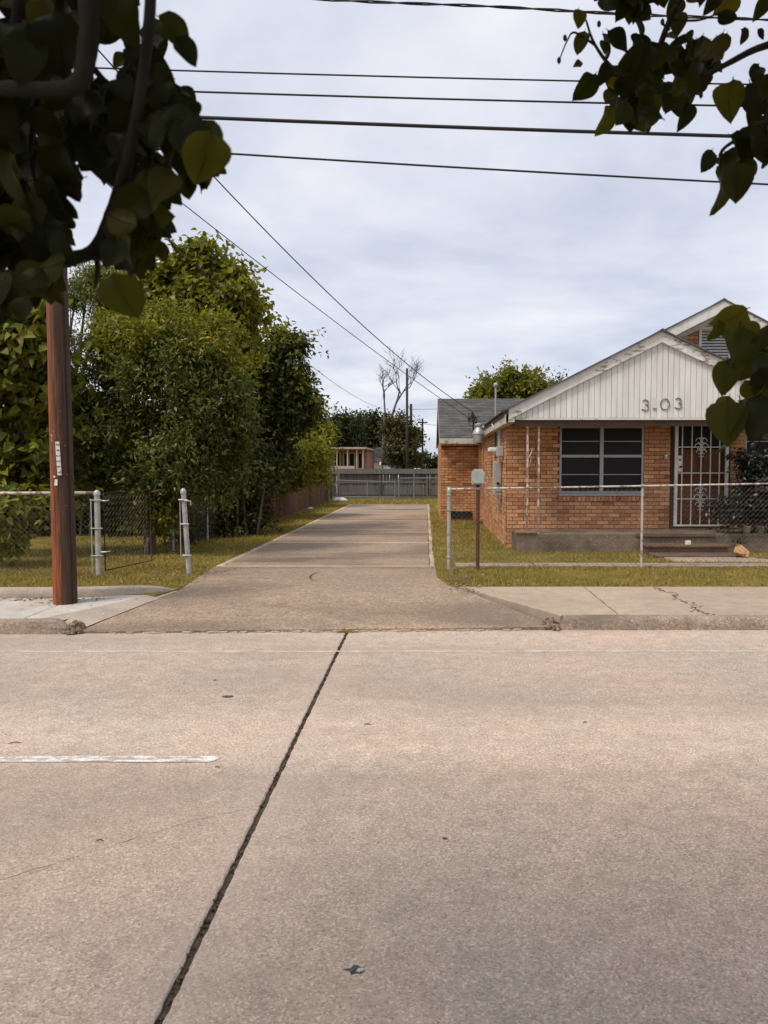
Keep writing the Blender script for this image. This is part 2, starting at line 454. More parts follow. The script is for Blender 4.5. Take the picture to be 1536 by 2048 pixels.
def worn_paint():
    t = NT('worn_paint')
    n1 = t.noise(10.0, 9, 0.75, t.scalevec(t.pos, 0.7, 2.2, 1))
    n2 = t.noise(160.0, 2)
    f = t.ramp(t.math('ADD', n1, t.math('MULTIPLY', t.math('SUBTRACT', n2, .5), .35)), [(0.46, 0.0), (0.55, 1.0)])
    col = t.mix(f, (0.40, 0.32, 0.26), t.mul((0.78, 0.77, 0.75), t.ramp(n2, [(0.3, .85), (0.7, 1.05)])))
    return t.done(t.principled(col, 0.75, 0.3, bump=n2, bstr=0.2, bdist=0.002))
M['paint'] = worn_paint()
def worn_faint():
    t = NT('faint_paint')
    n1 = t.noise(9.0, 8, 0.75, t.scalevec(t.pos, 0.6, 3, 1))
    f = t.ramp(n1, [(0.44, 0.0), (0.56, 0.85)])
    col = t.mix(f, (0.42, 0.335, 0.28), (0.70, 0.66, 0.61))
    return t.done(t.principled(col, 0.85, 0.25, bump=n1, bstr=0.2, bdist=0.002))
M['faint'] = worn_faint()
def soil():
    t = NT('turf_soil')
    n1 = t.noise(1.6, 6, 0.62)
    n2 = t.noise(45.0, 4, 0.7)
    col = t.ramp(n1, [(0.30, (0.12, 0.105, 0.022)), (0.48, (0.19, 0.15, 0.035)), (0.62, (0.25, 0.18, 0.06)), (0.75, (0.20, 0.13, 0.06))])
    col = t.mul(col, t.ramp(n2, [(0.25, 0.45), (0.5, 0.95), (0.75, 1.5)]))
    return t.done(t.principled(col, 0.95, 0.1, bump=n2, bstr=0.7, bdist=0.02))
M['soil'] = soil()
def pole_wood():
    t = NT('pole_wood')
    v = t.scalevec(t.pos, 9, 9, 0.42)
    n1 = t.noise(3.2, 6, 0.7, v)
    n2 = t.noise(9.0, 5, 0.75, t.scalevec(t.pos, 8, 8, 0.25))
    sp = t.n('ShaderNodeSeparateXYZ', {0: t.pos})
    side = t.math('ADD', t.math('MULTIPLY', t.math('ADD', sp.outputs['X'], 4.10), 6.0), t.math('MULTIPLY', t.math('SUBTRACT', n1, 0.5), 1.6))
    side = t.ramp(t.math('ADD', side, 0.5), [(0.30, 0.0), (0.75, 1.0)])  # right half darker: weather stain, plus the unlit side put into the colour
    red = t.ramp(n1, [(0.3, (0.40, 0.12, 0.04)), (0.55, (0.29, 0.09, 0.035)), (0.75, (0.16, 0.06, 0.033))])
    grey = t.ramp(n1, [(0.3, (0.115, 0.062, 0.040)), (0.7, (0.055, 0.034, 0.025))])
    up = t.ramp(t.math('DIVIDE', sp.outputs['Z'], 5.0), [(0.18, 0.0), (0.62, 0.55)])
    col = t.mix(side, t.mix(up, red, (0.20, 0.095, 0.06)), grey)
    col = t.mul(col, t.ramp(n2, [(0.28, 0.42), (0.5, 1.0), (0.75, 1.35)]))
    return t.done(t.principled(col, 0.8, 0.25, bump=n2, bstr=0.9, bdist=0.02))
M['pole'] = pole_wood()
def grass_mat():
    t = NT('grass_blades')
    n1 = t.noise(1.3, 4, 0.6)
    dry = t.math('ADD', t.math('MULTIPLY', t.rnd(), 0.55), t.math('MULTIPLY', n1, 0.75))
    col = t.ramp(dry, [(0.30, (0.16, 0.185, 0.018)), (0.50, (0.28, 0.26, 0.028)), (0.66, (0.35, 0.265, 0.06)), (0.86, (0.44, 0.31, 0.13))])
    b = t.principled(col, 0.7, 0.15)
    tr = t.n('ShaderNodeBsdfTranslucent', {'Color': col})
    return t.done(t.n('ShaderNodeMixShader', {0: 0.25, 1: b.outputs[0], 2: tr.outputs[0]}))
M['grass'] = grass_mat()
M['litter'] = leaf_material('fallen_leaf', [(0.0, (0.09, 0.05, 0.03)), (0.5, (0.20, 0.115, 0.06)), (0.85, (0.36, 0.24, 0.13)), (1.0, (0.45, 0.36, 0.22))], 0.1, 0.8, 0.1, (1, 1, 1))
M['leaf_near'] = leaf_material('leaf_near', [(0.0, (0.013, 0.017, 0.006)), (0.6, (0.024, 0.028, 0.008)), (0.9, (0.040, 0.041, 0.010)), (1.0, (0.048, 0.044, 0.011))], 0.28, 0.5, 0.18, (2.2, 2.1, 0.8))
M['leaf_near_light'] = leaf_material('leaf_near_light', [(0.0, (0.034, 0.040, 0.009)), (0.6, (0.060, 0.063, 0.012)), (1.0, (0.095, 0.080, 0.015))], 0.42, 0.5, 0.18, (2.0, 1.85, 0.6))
M['leaf_dark'] = leaf_material('leaf_dark', [(0.0, (0.060, 0.080, 0.016)), (0.5, (0.110, 0.135, 0.026)), (0.85, (0.18, 0.20, 0.044)), (1.0, (0.32, 0.31, 0.12))], 0.30, 0.42, 0.32)
M['leaf_mid'] = leaf_material('leaf_mid', [(0.0, (0.105, 0.125, 0.018)), (0.5, (0.19, 0.205, 0.030)), (1.0, (0.30, 0.28, 0.05))], 0.40, 0.45, 0.25)
M['leaf_young'] = leaf_material('leaf_young', [(0.0, (0.13, 0.155, 0.018)), (0.5, (0.22, 0.225, 0.026)), (1.0, (0.36, 0.30, 0.04))], 0.38)
M['leaf_broad'] = leaf_material('leaf_broad', [(0.0, (0.065, 0.085, 0.011)), (0.5, (0.125, 0.14, 0.018)), (1.0, (0.24, 0.22, 0.035))], 0.38)
M['leaf_far'] = leaf_material('leaf_far', [(0.0, (0.030, 0.038, 0.018)), (0.6, (0.052, 0.062, 0.026)), (1.0, (0.085, 0.09, 0.035))], 0.2)
M['leaf_brownish'] = leaf_material('leaf_brownish', [(0.0, (0.045, 0.050, 0.018)), (0.6, (0.080, 0.080, 0.025)), (1.0, (0.15, 0.115, 0.035))], 0.2)
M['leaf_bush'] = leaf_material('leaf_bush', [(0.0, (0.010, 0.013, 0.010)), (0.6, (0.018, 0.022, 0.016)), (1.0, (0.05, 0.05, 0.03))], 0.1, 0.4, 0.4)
M['leaf_shade'] = leaf_material('leaf_shade', [(0.0, (0.030, 0.042, 0.010)), (0.5, (0.055, 0.070, 0.015)), (0.85, (0.09, 0.11, 0.025)), (1.0, (0.20, 0.20, 0.06))], 0.25, 0.45, 0.25)  # darker leaf colour, with the shade inside and under the crowns painted in
M['leaf_sumac'] = leaf_material('leaf_sumac', [(0.0, (0.12, 0.14, 0.018)), (0.5, (0.22, 0.23, 0.030)), (1.0, (0.36, 0.34, 0.06))], 0.42, 0.45, 0.2)
# ---------------------------------------------------------------- ground
# one sheet whose edges follow the driveway: (Y, x of its left edge, x of its right edge)
DW = [(-300, -3.4, 1.2), (1.45, -3.4, 1.2), (7.6, -3.62, 1.42), (9.0, -3.27, .78), (9.52, -3.11, .48), (9.9, -3.12, .285), (10.6, -3.155, .14), (11.62, -3.20, .13), (32.28, -3.20, .13), (32.30, -3.0, .0), (60, -3.0, 0), (900, -3.0, 0)]
def lerp_tab(y, k):
    for a, b in zip(DW[:-1], DW[1:]):
        if a[0] <= y <= b[0]: return a[k] + (b[k] - a[k]) * (y - a[0]) / (b[0] - a[0])
def strip(b, prof, side):
    ys_ = sorted({y for y, z in prof} | {d[0] for d in DW})
    def zz(y):
        for p, q in zip(prof[:-1], prof[1:]):
            if p[0] <= y <= q[0]: return p[1] + (q[1] - p[1]) * (y - p[0]) / (q[0] - p[0])
    for y0, y1 in zip(ys_[:-1], ys_[1:]):
        if side == 'L': A, B_ = (-300, -300), (lerp_tab(y0, 1), lerp_tab(y1, 1))
        elif side == 'R': A, B_ = (lerp_tab(y0, 2), lerp_tab(y1, 2)), (300, 300)
        else: A, B_ = (lerp_tab(y0, 1) - .3, lerp_tab(y1, 1) - .3), (lerp_tab(y0, 2) + .3, lerp_tab(y1, 2) + .3)
        b.add([(A[0], y0, zz(y0)), (B_[0], y0, zz(y0)), (B_[1], y1, zz(y1)), (A[1], y1, zz(y1))], [(0, 1, 2, 3)])
        if side != 'M':
            e0, e1 = (B_ if side == 'L' else A)
            b.add([(e0, y0, -.4), (e1, y1, -.4), (e1, y1, zz(y1)), (e0, y0, zz(y0))], [(0, 1, 2, 3)])
g = MB()
near = [(-300, .10), (-8, .10), (1.40, .10), (1.45, -.15)]
strip(g, near + [(8.9, -.15), (9.12, .15), (20, .155), (60, .15), (900, .15)], 'L')
strip(g, near[:3] + [(1.45, -.2), (32.25, -.2), (32.28, .152), (60, .145), (900, .145)], 'M')
strip(g, near + [(9.6, -.15), (9.78, .145), (12.0, .17), (20, .17), (60, .15), (900, .15)], 'R')
tag(g.build('ground', M['soil']), kind='structure')

def slab(poly, mat, name, parent, zf, thick=0.14, cham=0.010, jit=0.004, seg=0.22, label=None):
    """concrete slab: counter-clockwise outline, worn chamfered edge; zf(x, y) is the height of its top"""
    pts = []
    n = len(poly)
    for i in range(n):
        a, b = Vector(poly[i]), Vector(poly[(i + 1) % n])
        L = (b - a).length
        k = max(1, int(L / seg))
        d = (b - a) / L
        nrm = Vector((d.y, -d.x))
        for j in range(k):
            p = a + (b - a) * (j / k)
            if j: p += nrm * rng.uniform(-jit, jit * .4)
            pts.append(p)
    N = len(pts)
    inner = []
    for i in range(N):
        d = (pts[(i + 1) % N] - pts[i - 1]).normalized()
        inner.append(pts[i] + Vector((-d.y, d.x)) * cham * rng.uniform(.7, 1.6))
    vs = [(p.x, p.y, zf(p.x, p.y)) for p in inner]
    vs += [(p.x, p.y, zf(p.x, p.y) - cham * rng.uniform(.6, 1.1)) for p in pts]
    vs += [(p.x, p.y, zf(p.x, p.y) - thick) for p in pts]
    fs = [tuple(range(N))]
    for r_ in (0, 1):
        for i in range(N):
            j = (i + 1) % N
            fs.append((N * (r_ + 1) + i, N * (r_ + 1) + j, N * r_ + j, N * r_ + i))
    m = MB().add(vs, fs)
    o = m.build(name, mat, parent)
    if label: o['label'] = label
    return o

def struct_root(name):
    o = bpy.data.objects.new(name, None); COL.objects.link(o); o['kind'] = 'structure'
    return o
flat = lambda z: (lambda x, y: z)

# road: concrete slabs with a wide dark transverse joint and tight lengthwise joints
road = struct_root('road')
MB().box((-80, 1.46, -.30), (80, 7.95, -.014)).build('joint_filler', M['filler'], road)
JX = [-79, -25.2, -19.1, -13, -6.9, -.8, 5.3, 11.4, 17.5, 23.6, 79]
for a, b_ in zip(JX[:-1], JX[1:]):
    for (y0, y1) in ((1.5, 4.70), (4.704, 7.9)):
        ga = 0.0125
        tl = 0.0 if y0 > 1.6 else 0
        slab([(a + ga, y0), (b_ - ga, y0), (b_ - ga, y1), (a + ga, y1)], M['road'], 'road_slab', road, flat(0.0), 0.12, 0.006, 0.005, 0.045 if abs(a) < 8 or abs(b_) < 8 else 3.0)
# debris lodged in the joint
jd = MB()
for i in range(260):
    y = rng.uniform(1.6, 7.75); s_ = rng.uniform(.002, .006)
    Mx = Matrix.Translation((-.8 + rng.uniform(-.016, .016), y, -.012 + rng.uniform(0, .010))) @ Euler((rng.random() * 3, rng.random() * 3, rng.random() * 3)).to_matrix().to_4x4()
    jd.box((-s_, -s_ * 1.5, -s_ * .6), (s_, s_ * 1.5, s_ * .6), Mx)
tag(jd.build('joint_debris', M['filler'], road), kind='stuff')
# markings
lm = MB()
xs = np.linspace(-9.5, -1.22, 60)
up = [(x, 4.335 + rng.uniform(-.003, .003)) for x in xs] + [(-1.17, 4.315)]
dn = [(x, 4.245 + rng.uniform(-.003, .003)) for x in xs] + [(-1.19, 4.27)]
n = len(up)
lm.add([(x, y, .004) for x, y in up] + [(x, y, .004) for x, y in dn], [(n + i, n + i + 1, i + 1, i) for i in range(n - 1)])
lm.build('lane_marking', M['paint'], road)
fl = MB()
xs = np.linspace(-30, 30, 200)
fl.add([(x, 6.905 + rng.uniform(-.004, .004), .002) for x in xs] + [(x, 6.868 + rng.uniform(-.004, .004), .002) for x in xs],
       [(200 + i, 201 + i, i + 1, i) for i in range(199)])
fl.build('gutter_line', M['faint'], road)
def crack(pts, w, z, name='crack'):
    m = MB(); P = []
    for (a, b) in zip(pts[:-1], pts[1:]):
        a, b = Vector(a), Vector(b); k = max(2, int((b - a).length / .035))
        for j in range(k): P.append(a + (b - a) * j / k + Vector((rng.uniform(-.008, .008), rng.uniform(-.008, .008))))
    P.append(Vector(pts[-1]))
    vs = []
    for i, p in enumerate(P):
        d = (P[min(i + 1, len(P) - 1)] - P[max(i - 1, 0)]).normalized(); q = Vector((-d.y, d.x)) * w * rng.uniform(.05, 1)
        zz = z(p.x, p.y) if callable(z) else z
        vs += [(p.x + q.x, p.y + q.y, zz), (p.x - q.x, p.y - q.y, zz)]
    m.add(vs, [(2 * i, 2 * i + 1, 2 * i + 3, 2 * i + 2) for i in range(len(P) - 1)])
    return m.build(name, M['filler'], road)
crack([(-2.0, 2.86), (-1.75, 2.98), (-1.45, 3.22), (-1.10, 3.52), (-.86, 3.66)], .0016, .0015)

# apron and driveway
drive = struct_root('driveway')
DZ = 0.175
def apz(x, y):
    if y < 9.5: return 0.03 + (y - 7.66) / (9.5 - 7.66) * 0.105
    return 0.135 + min(1, (y - 9.5) / 2.1) * (DZ - 0.135)
slab([(-3.50, 7.64), (1.35, 7.82), (.37, 9.78), (.30, 9.9), (-3.10, 9.52)], M['drive'], 'driveway_slab', drive, apz, .25, .012, .004, .12, None)
slab([(-3.10, 9.526), (.30, 9.906), (.15, 10.6), (.14, 11.62), (-3.21, 11.62)], M['drive'], 'driveway_slab', drive, apz, .25, .004, .003, .25, None)
JW = .075
ys = [11.69, 15.45, 18.8, 22.05, 25.3, 28.6, 32.3]
for y0, y1 in zip(ys[:-1], ys[1:]):
    slab([(-3.10, y0), (.05, y0), (.05, y1 - JW), (-3.10, y1 - JW)], M['drive'], 'driveway_slab', drive, flat(DZ), .22, .006, .003, .3)
    slab([(.054, y0), (.135, y0), (.135, y1 - JW), (.054, y1 - JW)], M['drive_edge'], 'driveway_edge', drive, flat(DZ + .003), .22, .014, .013, .12)
    slab([(-3.21, y0), (-3.104, y0), (-3.104, y1 - JW), (-3.21, y1 - JW)], M['drive_edge'], 'driveway_edge', drive, flat(DZ + .003), .22, .014, .013, .12)
    slab([(-3.2, y0 - JW + .003), (.13, y0 - JW + .003), (.13, y0 - .003), (-3.2, y0 - .003)], M['joint'], 'joint_strip', drive, flat(DZ + .001), .2, .006, .006, .1)
# broken lip along the gutter
lip = MB()
for i in range(130):
    t_ = rng.random(); x = -3.3 + t_ * 4.5; y = 7.64 + (x + 3.5) * .037 - rng.uniform(0, .035)
    if not (-2.3 < x < -.2) and rng.random() < .5: continue
    s_ = rng.uniform(.006, .022)
    lip.box((-s_ * 1.8, -s_, -.004), (s_ * 1.8, s_, s_ * .7), Matrix.Translation((x, y, .002)) @ Matrix.Rotation(rng.uniform(-.6, .6), 4, 'Z'))
tag(lip.build('loose_concrete', M['kerb_pale'], drive), kind='stuff')
# old tyre scrape on the apron
sc_ = MB()
arc = [Vector((-1.50 + .11 * math.cos(a), 10.7 + .35 * math.sin(a))) for a in np.linspace(R(100), R(265), 14)]
vs = []
for i, p in enumerate(arc):
    w = .012 * math.sin(math.pi * (i + .5) / 14) + .002
    vs += [(p.x - w, p.y, apz(p.x, p.y) + .002), (p.x + w, p.y, apz(p.x, p.y) + .002)]
sc_.add(vs, [(2 * i, 2 * i + 1, 2 * i + 3, 2 * i + 2) for i in range(13)])
sc_.build('scrape_mark', M['filler'], drive)

# sidewalks
swr = struct_root('sidewalk')
SZ = 0.128
KR, KL = 7.80, 7.60
edges = [None, 2.02, 2.95, 4.4, 5.9, 7.4, 8.9, 10.4, 20, 60]
def swz(x, y): return SZ + (y - 7.95) * 0.011
slab([(1.40, KR + .165), (2.015, KR + .165), (2.015, 9.77), (.42, 9.77)], M['walk'], 'sidewalk_slab', swr, swz, .14, .008)
for a, b_ in zip(edges[1:-1], edges[2:]):
    slab([(a + .006, KR + .165), (b_ - .006, KR + .165), (b_ - .006, 9.77), (a + .006, 9.77)], M['walk'], 'sidewalk_slab', swr, swz, .14, .008, .012 if abs(a - 2.95) < .1 or abs(b_ - 2.95) < .1 else .004, .08)
ck = MB()
for i in range(90):                         # crumbled edges of the cracked joint
    y = rng.uniform(7.98, 9.75); x = 2.95 + rng.gauss(0, .028) + .05 * math.sin(y * 9)
    s_ = rng.uniform(.005, .016)
    ck.box((-s_, -s_, 0), (s_, s_, s_ * .6), Matrix.Translation((x, y, swz(x, y) - .003)) @ Matrix.Rotation(rng.random() * 3, 4, 'Z'))
tag(ck.build('crumbled_joint', M['rubble'], swr), kind='stuff')
MB().box((1.45, KR + .15, -.1), (60, 9.77, SZ - .022)).build('joint_bed', M['filler'], swr)

swl = struct_root('sidewalk')
lz = lambda x, y: 0.125 + (y - 7.75) * .015
slab([(-4.10, KL + .155), (-3.95, KL + .155), (-3.58, 8.45), (-3.22, 9.36), (-3.3, 9.30), (-3.7, 9.06), (-4.10, 8.94)], M['walk_new'], 'sidewalk_slab', swl, lz, .14, .006)
fl_m = MB(); ni = 16
for i in range(ni + 1):
    t = i / ni
    a = Vector((-3.95, 7.755)).lerp(Vector((-3.58, 8.45)), t / .45) if t < .45 else Vector((-3.58, 8.45)).lerp(Vector((-3.22, 9.37)), (t - .45) / .55)
    b_ = Vector((-3.52, 7.63)).lerp(Vector((-3.09, 9.52)), t)
    for k in range(5):
        q = a.lerp(b_, k / 4); w_ = (k / 4) ** 1.4
        fl_m.v.append((q.x, q.y, lz(a.x, a.y) * (1 - w_) + (apz(b_.x, b_.y) + .002) * w_ - .003 + rng.uniform(-.002, .002)))
for i in range(ni):
    for k in range(4):
        a = i * 5 + k
        fl_m.f.append((a, a + 1, a + 6, a + 5))
fl_m.build('flare', M['kerb_pale'], swl, smooth=True)
for a, b_ in ((-60, -20), (-20, -10.1), (-10.1, -8.6), (-8.6, -7.1), (-7.1, -5.6), (-5.6, -4.1)):
    slab([(a + .006, KL + .155), (b_ - .010, KL + .155), (b_ - .010, 8.92), (a + .006, 8.92)], M['walk'] if a < -5.7 else M['walk_new'], 'sidewalk_slab', swl, lz, .14, .008)
MB().box((-60, KL + .14, -.1), (-3.7, 8.92, .10)).build('joint_bed', M['filler'], swl)

def sweep(name, path, prof, mat, close_end=True):
    """profile (offset to the left of travel, height) swept along a ground path of (x, y, scale)"""
    m = MB(); k = len(prof); P = [Vector(p[:2]) for p in path]
    for i, p in enumerate(P):
        d = (P[min(i + 1, len(P) - 1)] - P[max(i - 1, 0)]).normalized(); nn = Vector((-d.y, d.x)); s_ = path[i][2]
        for (o_, z) in prof:
            q = p + nn * (o_ + rng.uniform(-.003, .003))
            m.v.append((q.x, q.y, z * s_ if z > 0 else z))
    for i in range(len(P) - 1):
        for j in range(k - 1):
            a = i * k + j
            m.f.append((a, a + k, a + k + 1, a + 1))
    m.f.append(tuple(range(k))); m.f.append(tuple((len(P) - 1) * k + j for j in range(k))[::-1])
    o = m.build(name, mat, None, auto=True)
    o['kind'] = 'structure'
    return o
KP = [(0, -.1), (.012, .06), (.022, .098), (.04, .120), (.07, .131), (.15, .133), (.158, -.1)]
xs = [1.37 + i * .12 for i in range(60)] + [9, 12, 20, 40, 60]
kr = sweep('kerb', [(1.37, KR + .03, .86), (1.385, KR + .008, .95)] + [(x + .04, KR + rng.uniform(-.002, .002), 1) for x in xs], KP, M['kerb'])
xs = [-60, -40, -20, -12, -8] + [-6.5 + i * .12 for i in range(24)]
kl = sweep('kerb', [(x, KL, 1) for x in xs] + [(-3.66, KL + .004, .85), (-3.60, KL + .03, .6)], KP, M['kerb'])
# crumbled kerb ends
for cx, cy, nm in ((1.29, KR + .10, 'r'), (-3.54, KL + .10, 'l')):
    rb = MB()
    for i in range(110):
        s_ = rng.uniform(.010, .034)
        dx, dy = rng.gauss(0, .045), rng.gauss(0, .06)
        h_ = max(0, .10 - abs(dx) * .9 - abs(dy) * .35)
        Mx = Matrix.Translation((cx + dx, cy + dy, .012 + rng.random() * h_)) @ Euler((rng.random() * 3, rng.random() * 3, rng.random() * 3)).to_matrix().to_4x4()
        rb.bevbox((-s_, -s_ * .8, -s_ * .7), (s_, s_ * .8, s_ * .7), s_ * .35, Mx)
    o = rb.build('kerb_rubble', M['rubble']); tag(o, kind='stuff')
# raised edging behind the left sidewalk, curling to nothing at the driveway
EP = [(0, -.05), (.006, .17), (.02, .232), (.045, .25), (.115, .25), (.128, .05)]
path = [(-60, 8.93, 1), (-12, 8.93, 1), (-7, 8.93, 1), (-5.5, 8.94, 1), (-4.8, 8.95, 1), (-4.4, 8.96, 1), (-4.1, 8.98, 1), (-3.85, 9.02, 1), (-3.65, 9.08, .99), (-3.45, 9.17, .96), (-3.30, 9.27, .90), (-3.20, 9.37, .80), (-3.14, 9.46, .68), (-3.10, 9.53, .58)]
sweep('edging_kerb', path, EP, M['kerb_pale'])
# concrete strip under the front fence, walk slab at the steps
ms = struct_root('mowing_strip')
for i in range(6):
    x0 = .45 + i * 1.22
    slab([(x0, 11.62), (x0 + 1.2, 11.62), (x0 + 1.2, 11.98), (x0, 11.98)], M['walk'], 'strip_slab', ms, flat(.186), .1, .012, .012, .15)
wk = struct_root('garden_path')
slab([(3.95, 12.15), (5.7, 12.15), (5.35, 12.72), (3.95, 12.72)], M['walk'], 'path_slab', wk, flat(.19), .1, .012, .012, .15)

# ---------------------------------------------------------------- brick house
HX, HY, HZ = 1.53, 14.5, .17
house = thing('brick_house', (HX, HY, HZ), 'low orange brick house with white boarded porch gable numbered 3103', 'house')
CRS, BL, GAP, MD = .0725, .203, .010, .011

def subtract(iv, cuts):
    out = [iv]
    for a, b in cuts:
        nx = []
        for u0, u1 in out:
            if b <= u0 or a >= u1: nx.append((u0, u1)); continue
            if a > u0: nx.append((u0, a))
            if b < u1: nx.append((b, u1))
        out = nx
    return out
def courses(L, H, openings, clip=None, v_start=0.0):
    res = []; i = 0; v = v_start
    while v + CRS - GAP <= H + .001:
        vm = v + (CRS - GAP) / 2
        lo, hi = (0, L) if clip is None else clip(vm)
        cuts = [(a - .006, b + .006) for (a, b, c, d) in openings if c - .01 < vm < d + .01]
        u = -(i % 2) * (BL + GAP) / 2
        while u < L:
            for (a, b) in subtract((max(u, lo), min(u + BL, hi)), cuts):
                if b - a > .035: res.append((a, b, v))
            u += BL + GAP
        v += CRS; i += 1
    return res
unit = None
def brick_unit():
    global unit
    if unit is None:
        bm = bmesh.new(); bmesh.ops.create_cube(bm, size=1)
        for v in bm.verts: v.co = Vector((v.co.x, v.co.y, v.co.z))
        unit = bpy.data.meshes.new('brick'); bm.to_mesh(unit); bm.free()
        unit.materials.append(M['brick'])
    return unit
def wall(name, O, U, N, L, H, openings=(), clip=None, back=.2, parts=0, v_start=0.0, soldier=None):
    """brick wall: recessed mortar bed with openings, and bricks standing proud of it, each a piece"""
    O, U, N = Vector(O), Vector(U), Vector(N)
    Z = Vector((0, 0, 1))
    us = sorted({0, L} | {o for a, b, c, d in openings for o in (a, b)})
    vs_ = sorted({0, H} | {o for a, b, c, d in openings for o in (c, d)})
    m = MB()
    Mx = Matrix(((U.x, -N.x, Z.x, O.x), (U.y, -N.y, Z.y, O.y), (U.z, -N.z, Z.z, O.z), (0, 0, 0, 1)))
    if clip is None:
        for a, b in zip(us[:-1], us[1:]):
            for c, d in zip(vs_[:-1], vs_[1:]):
                if any(o[0] <= a and b <= o[1] and o[2] <= c and d <= o[3] for o in openings): continue
                m.box((a, MD, c), (b, back, d), Mx)
    else:
        st = np.linspace(0, H, 25)
        for c, d in zip(st[:-1], st[1:]):
            a, b = clip(d)
            a2, b2 = clip(c)
            if b - a < .05: continue
            for (p, q) in subtract((a, b), [(o[0], o[1]) for o in openings if o[2] < (c + d) / 2 < o[3]]):
                m.box((p, MD, c), (q, back, d), Mx)
    w = m.build(name, M['mortar'], house)
    rest = MB()
    bl = courses(L, H if soldier is None else soldier[0] - .004, openings, clip, v_start)
    rng.shuffle(bl)
    k = 0
    for (a, b, v) in bl:
        pr = rng.uniform(-.003, .003)
        c = O + U * ((a + b) / 2) - N * (.045 + pr) + Z * (v + (CRS - GAP) / 2)
        if k < parts:
            o = bpy.data.objects.new('brick', brick_unit())
            COL.objects.link(o); o.parent = w
            o.location = c - origin(w)
            o.rotation_euler = (rng.gauss(0, .004), rng.gauss(0, .006), math.atan2(U.y, U.x) + rng.gauss(0, .006))
            o.scale = (b - a, .09, CRS - GAP)
            k += 1
        else:
            X = Matrix.Translation(c) @ Matrix(((U.x, -N.x, 0, 0), (U.y, -N.y, 0, 0), (0, 0, 1, 0), (0, 0, 0, 1))) @ Euler((rng.gauss(0, .004), rng.gauss(0, .006), rng.gauss(0, .006))).to_matrix().to_4x4()
            rest.box((-(b - a) / 2, -.045, -(CRS - GAP) / 2), ((b - a) / 2, .045, (CRS - GAP) / 2), X)
    if soldier:
        u = 0
        while u + .062 < L:
            X = Mx @ Matrix.Translation((0, rng.uniform(-.003, .003), 0))
            rest.box((u, 0, soldier[0]), (u + .062, .09, soldier[1]), X)
            u += .0725
    if rest.v:
        o = rest.build('brick', M['brick'], w); o['kind'] = 'stuff'
    return w

# front wall; openings (u0, u1, v0, v1) measured from the lower left corner
WIN = (2.515, 4.10, 1.19, 2.456)
DOOR = (4.60, 5.72, .53, 2.60)
WIN2 = (6.0, 7.6, 1.19, 2.456)
f_open = [(a - HX, b - HX, c - HZ, d - HZ) for a, b, c, d in (WIN, DOOR, WIN2)]
front_wall = wall('front_wall', (HX, HY, HZ), (1, 0, 0), (0, -1, 0), 7.9, 2.36, f_open, parts=300)
# side wall facing the driveway, with a small high window
SW = (1.62, 2.6, 1.83, 2.30)
side_wall = wall('side_wall', (HX, HY + .092, HZ), (0, 1, 0), (-1, 0, 0), 7.1, 2.36, [SW])
wing_wall = wall('rear_wing_wall', (.42, 21.7, HZ), (1, 0, 0), (0, -1, 0), 1.12, 2.34, soldier=(2.12, 2.32))
wing_side = wall('rear_wing_side', (.42, 21.792, HZ), (0, 1, 0), (-1, 0, 0), 5.6, 2.34)
MB().box((HX + .25, HY + .25, HZ), (9.2, 26.8, 2.5)).build('core', M['dark'], house)
RS = .505                                                   # roof slope
def zt(x): return 2.655 + RS * (x - 1.36) if x <= 5.39 else 2.655 + RS * (5.39 - 1.36) - RS * (x - 5.39)
def gclip(v):
    z = HZ + v
    return (max(0, 1.36 + (z + .16 - 2.655) / RS - 3.2), min(4.9, 9.42 - (z + .16 - 2.655) / RS - 3.2))
VENT = (5.09, 5.69, 3.62, 4.29)
gable_wall = wall('gable_wall', (3.2, HY, 2.54), (1, 0, 0), (0, -1, 0), 4.9, 2.0,
                  [(VENT[0] - 3.2, VENT[1] - 3.2, VENT[2] - 2.54, VENT[3] - 2.54)],
                  clip=lambda v: (max(0, 1.36 + (2.54 + v + .10 - 2.655) / RS - 3.2), min(4.9, 9.42 - (2.54 + v + .10 - 2.655) / RS - 3.2)), back=.15)
# gable louvre
lv = MB()
x0, x1, z0, z1 = VENT
for (a, b) in (((x0, z0), (x0 + .045, z1)), ((x1 - .045, z0), (x1, z1)), ((x0 + .045, z1 - .045), (x1 - .045, z1)), ((x0 + .045, z0), (x1 - .045, z0 + .045))):
    lv.box((a[0], HY - .022, a[1]), (b[0], HY + .08, b[1]))
vent = lv.build('gable_vent', M['siding'], house)
MB().box((x0 + .045, HY + .07, z0 + .045), (x1 - .045, HY + .09, z1 - .045)).build('vent_back', M['dark'], vent)
nsl = 11
for i in range(nsl):
    zc = z0 + .075 + i * (z1 - z0 - .13) / (nsl - 1)
    X = Matrix.Translation(((x0 + x1) / 2, HY + .02, zc)) @ Matrix.Rotation(R(38), 4, 'X')
    MB().box((-(x1 - x0) / 2 + .046, -.030, -.005), ((x1 - x0) / 2 - .046, .030, .005), X).build('slat', M['white'], vent)
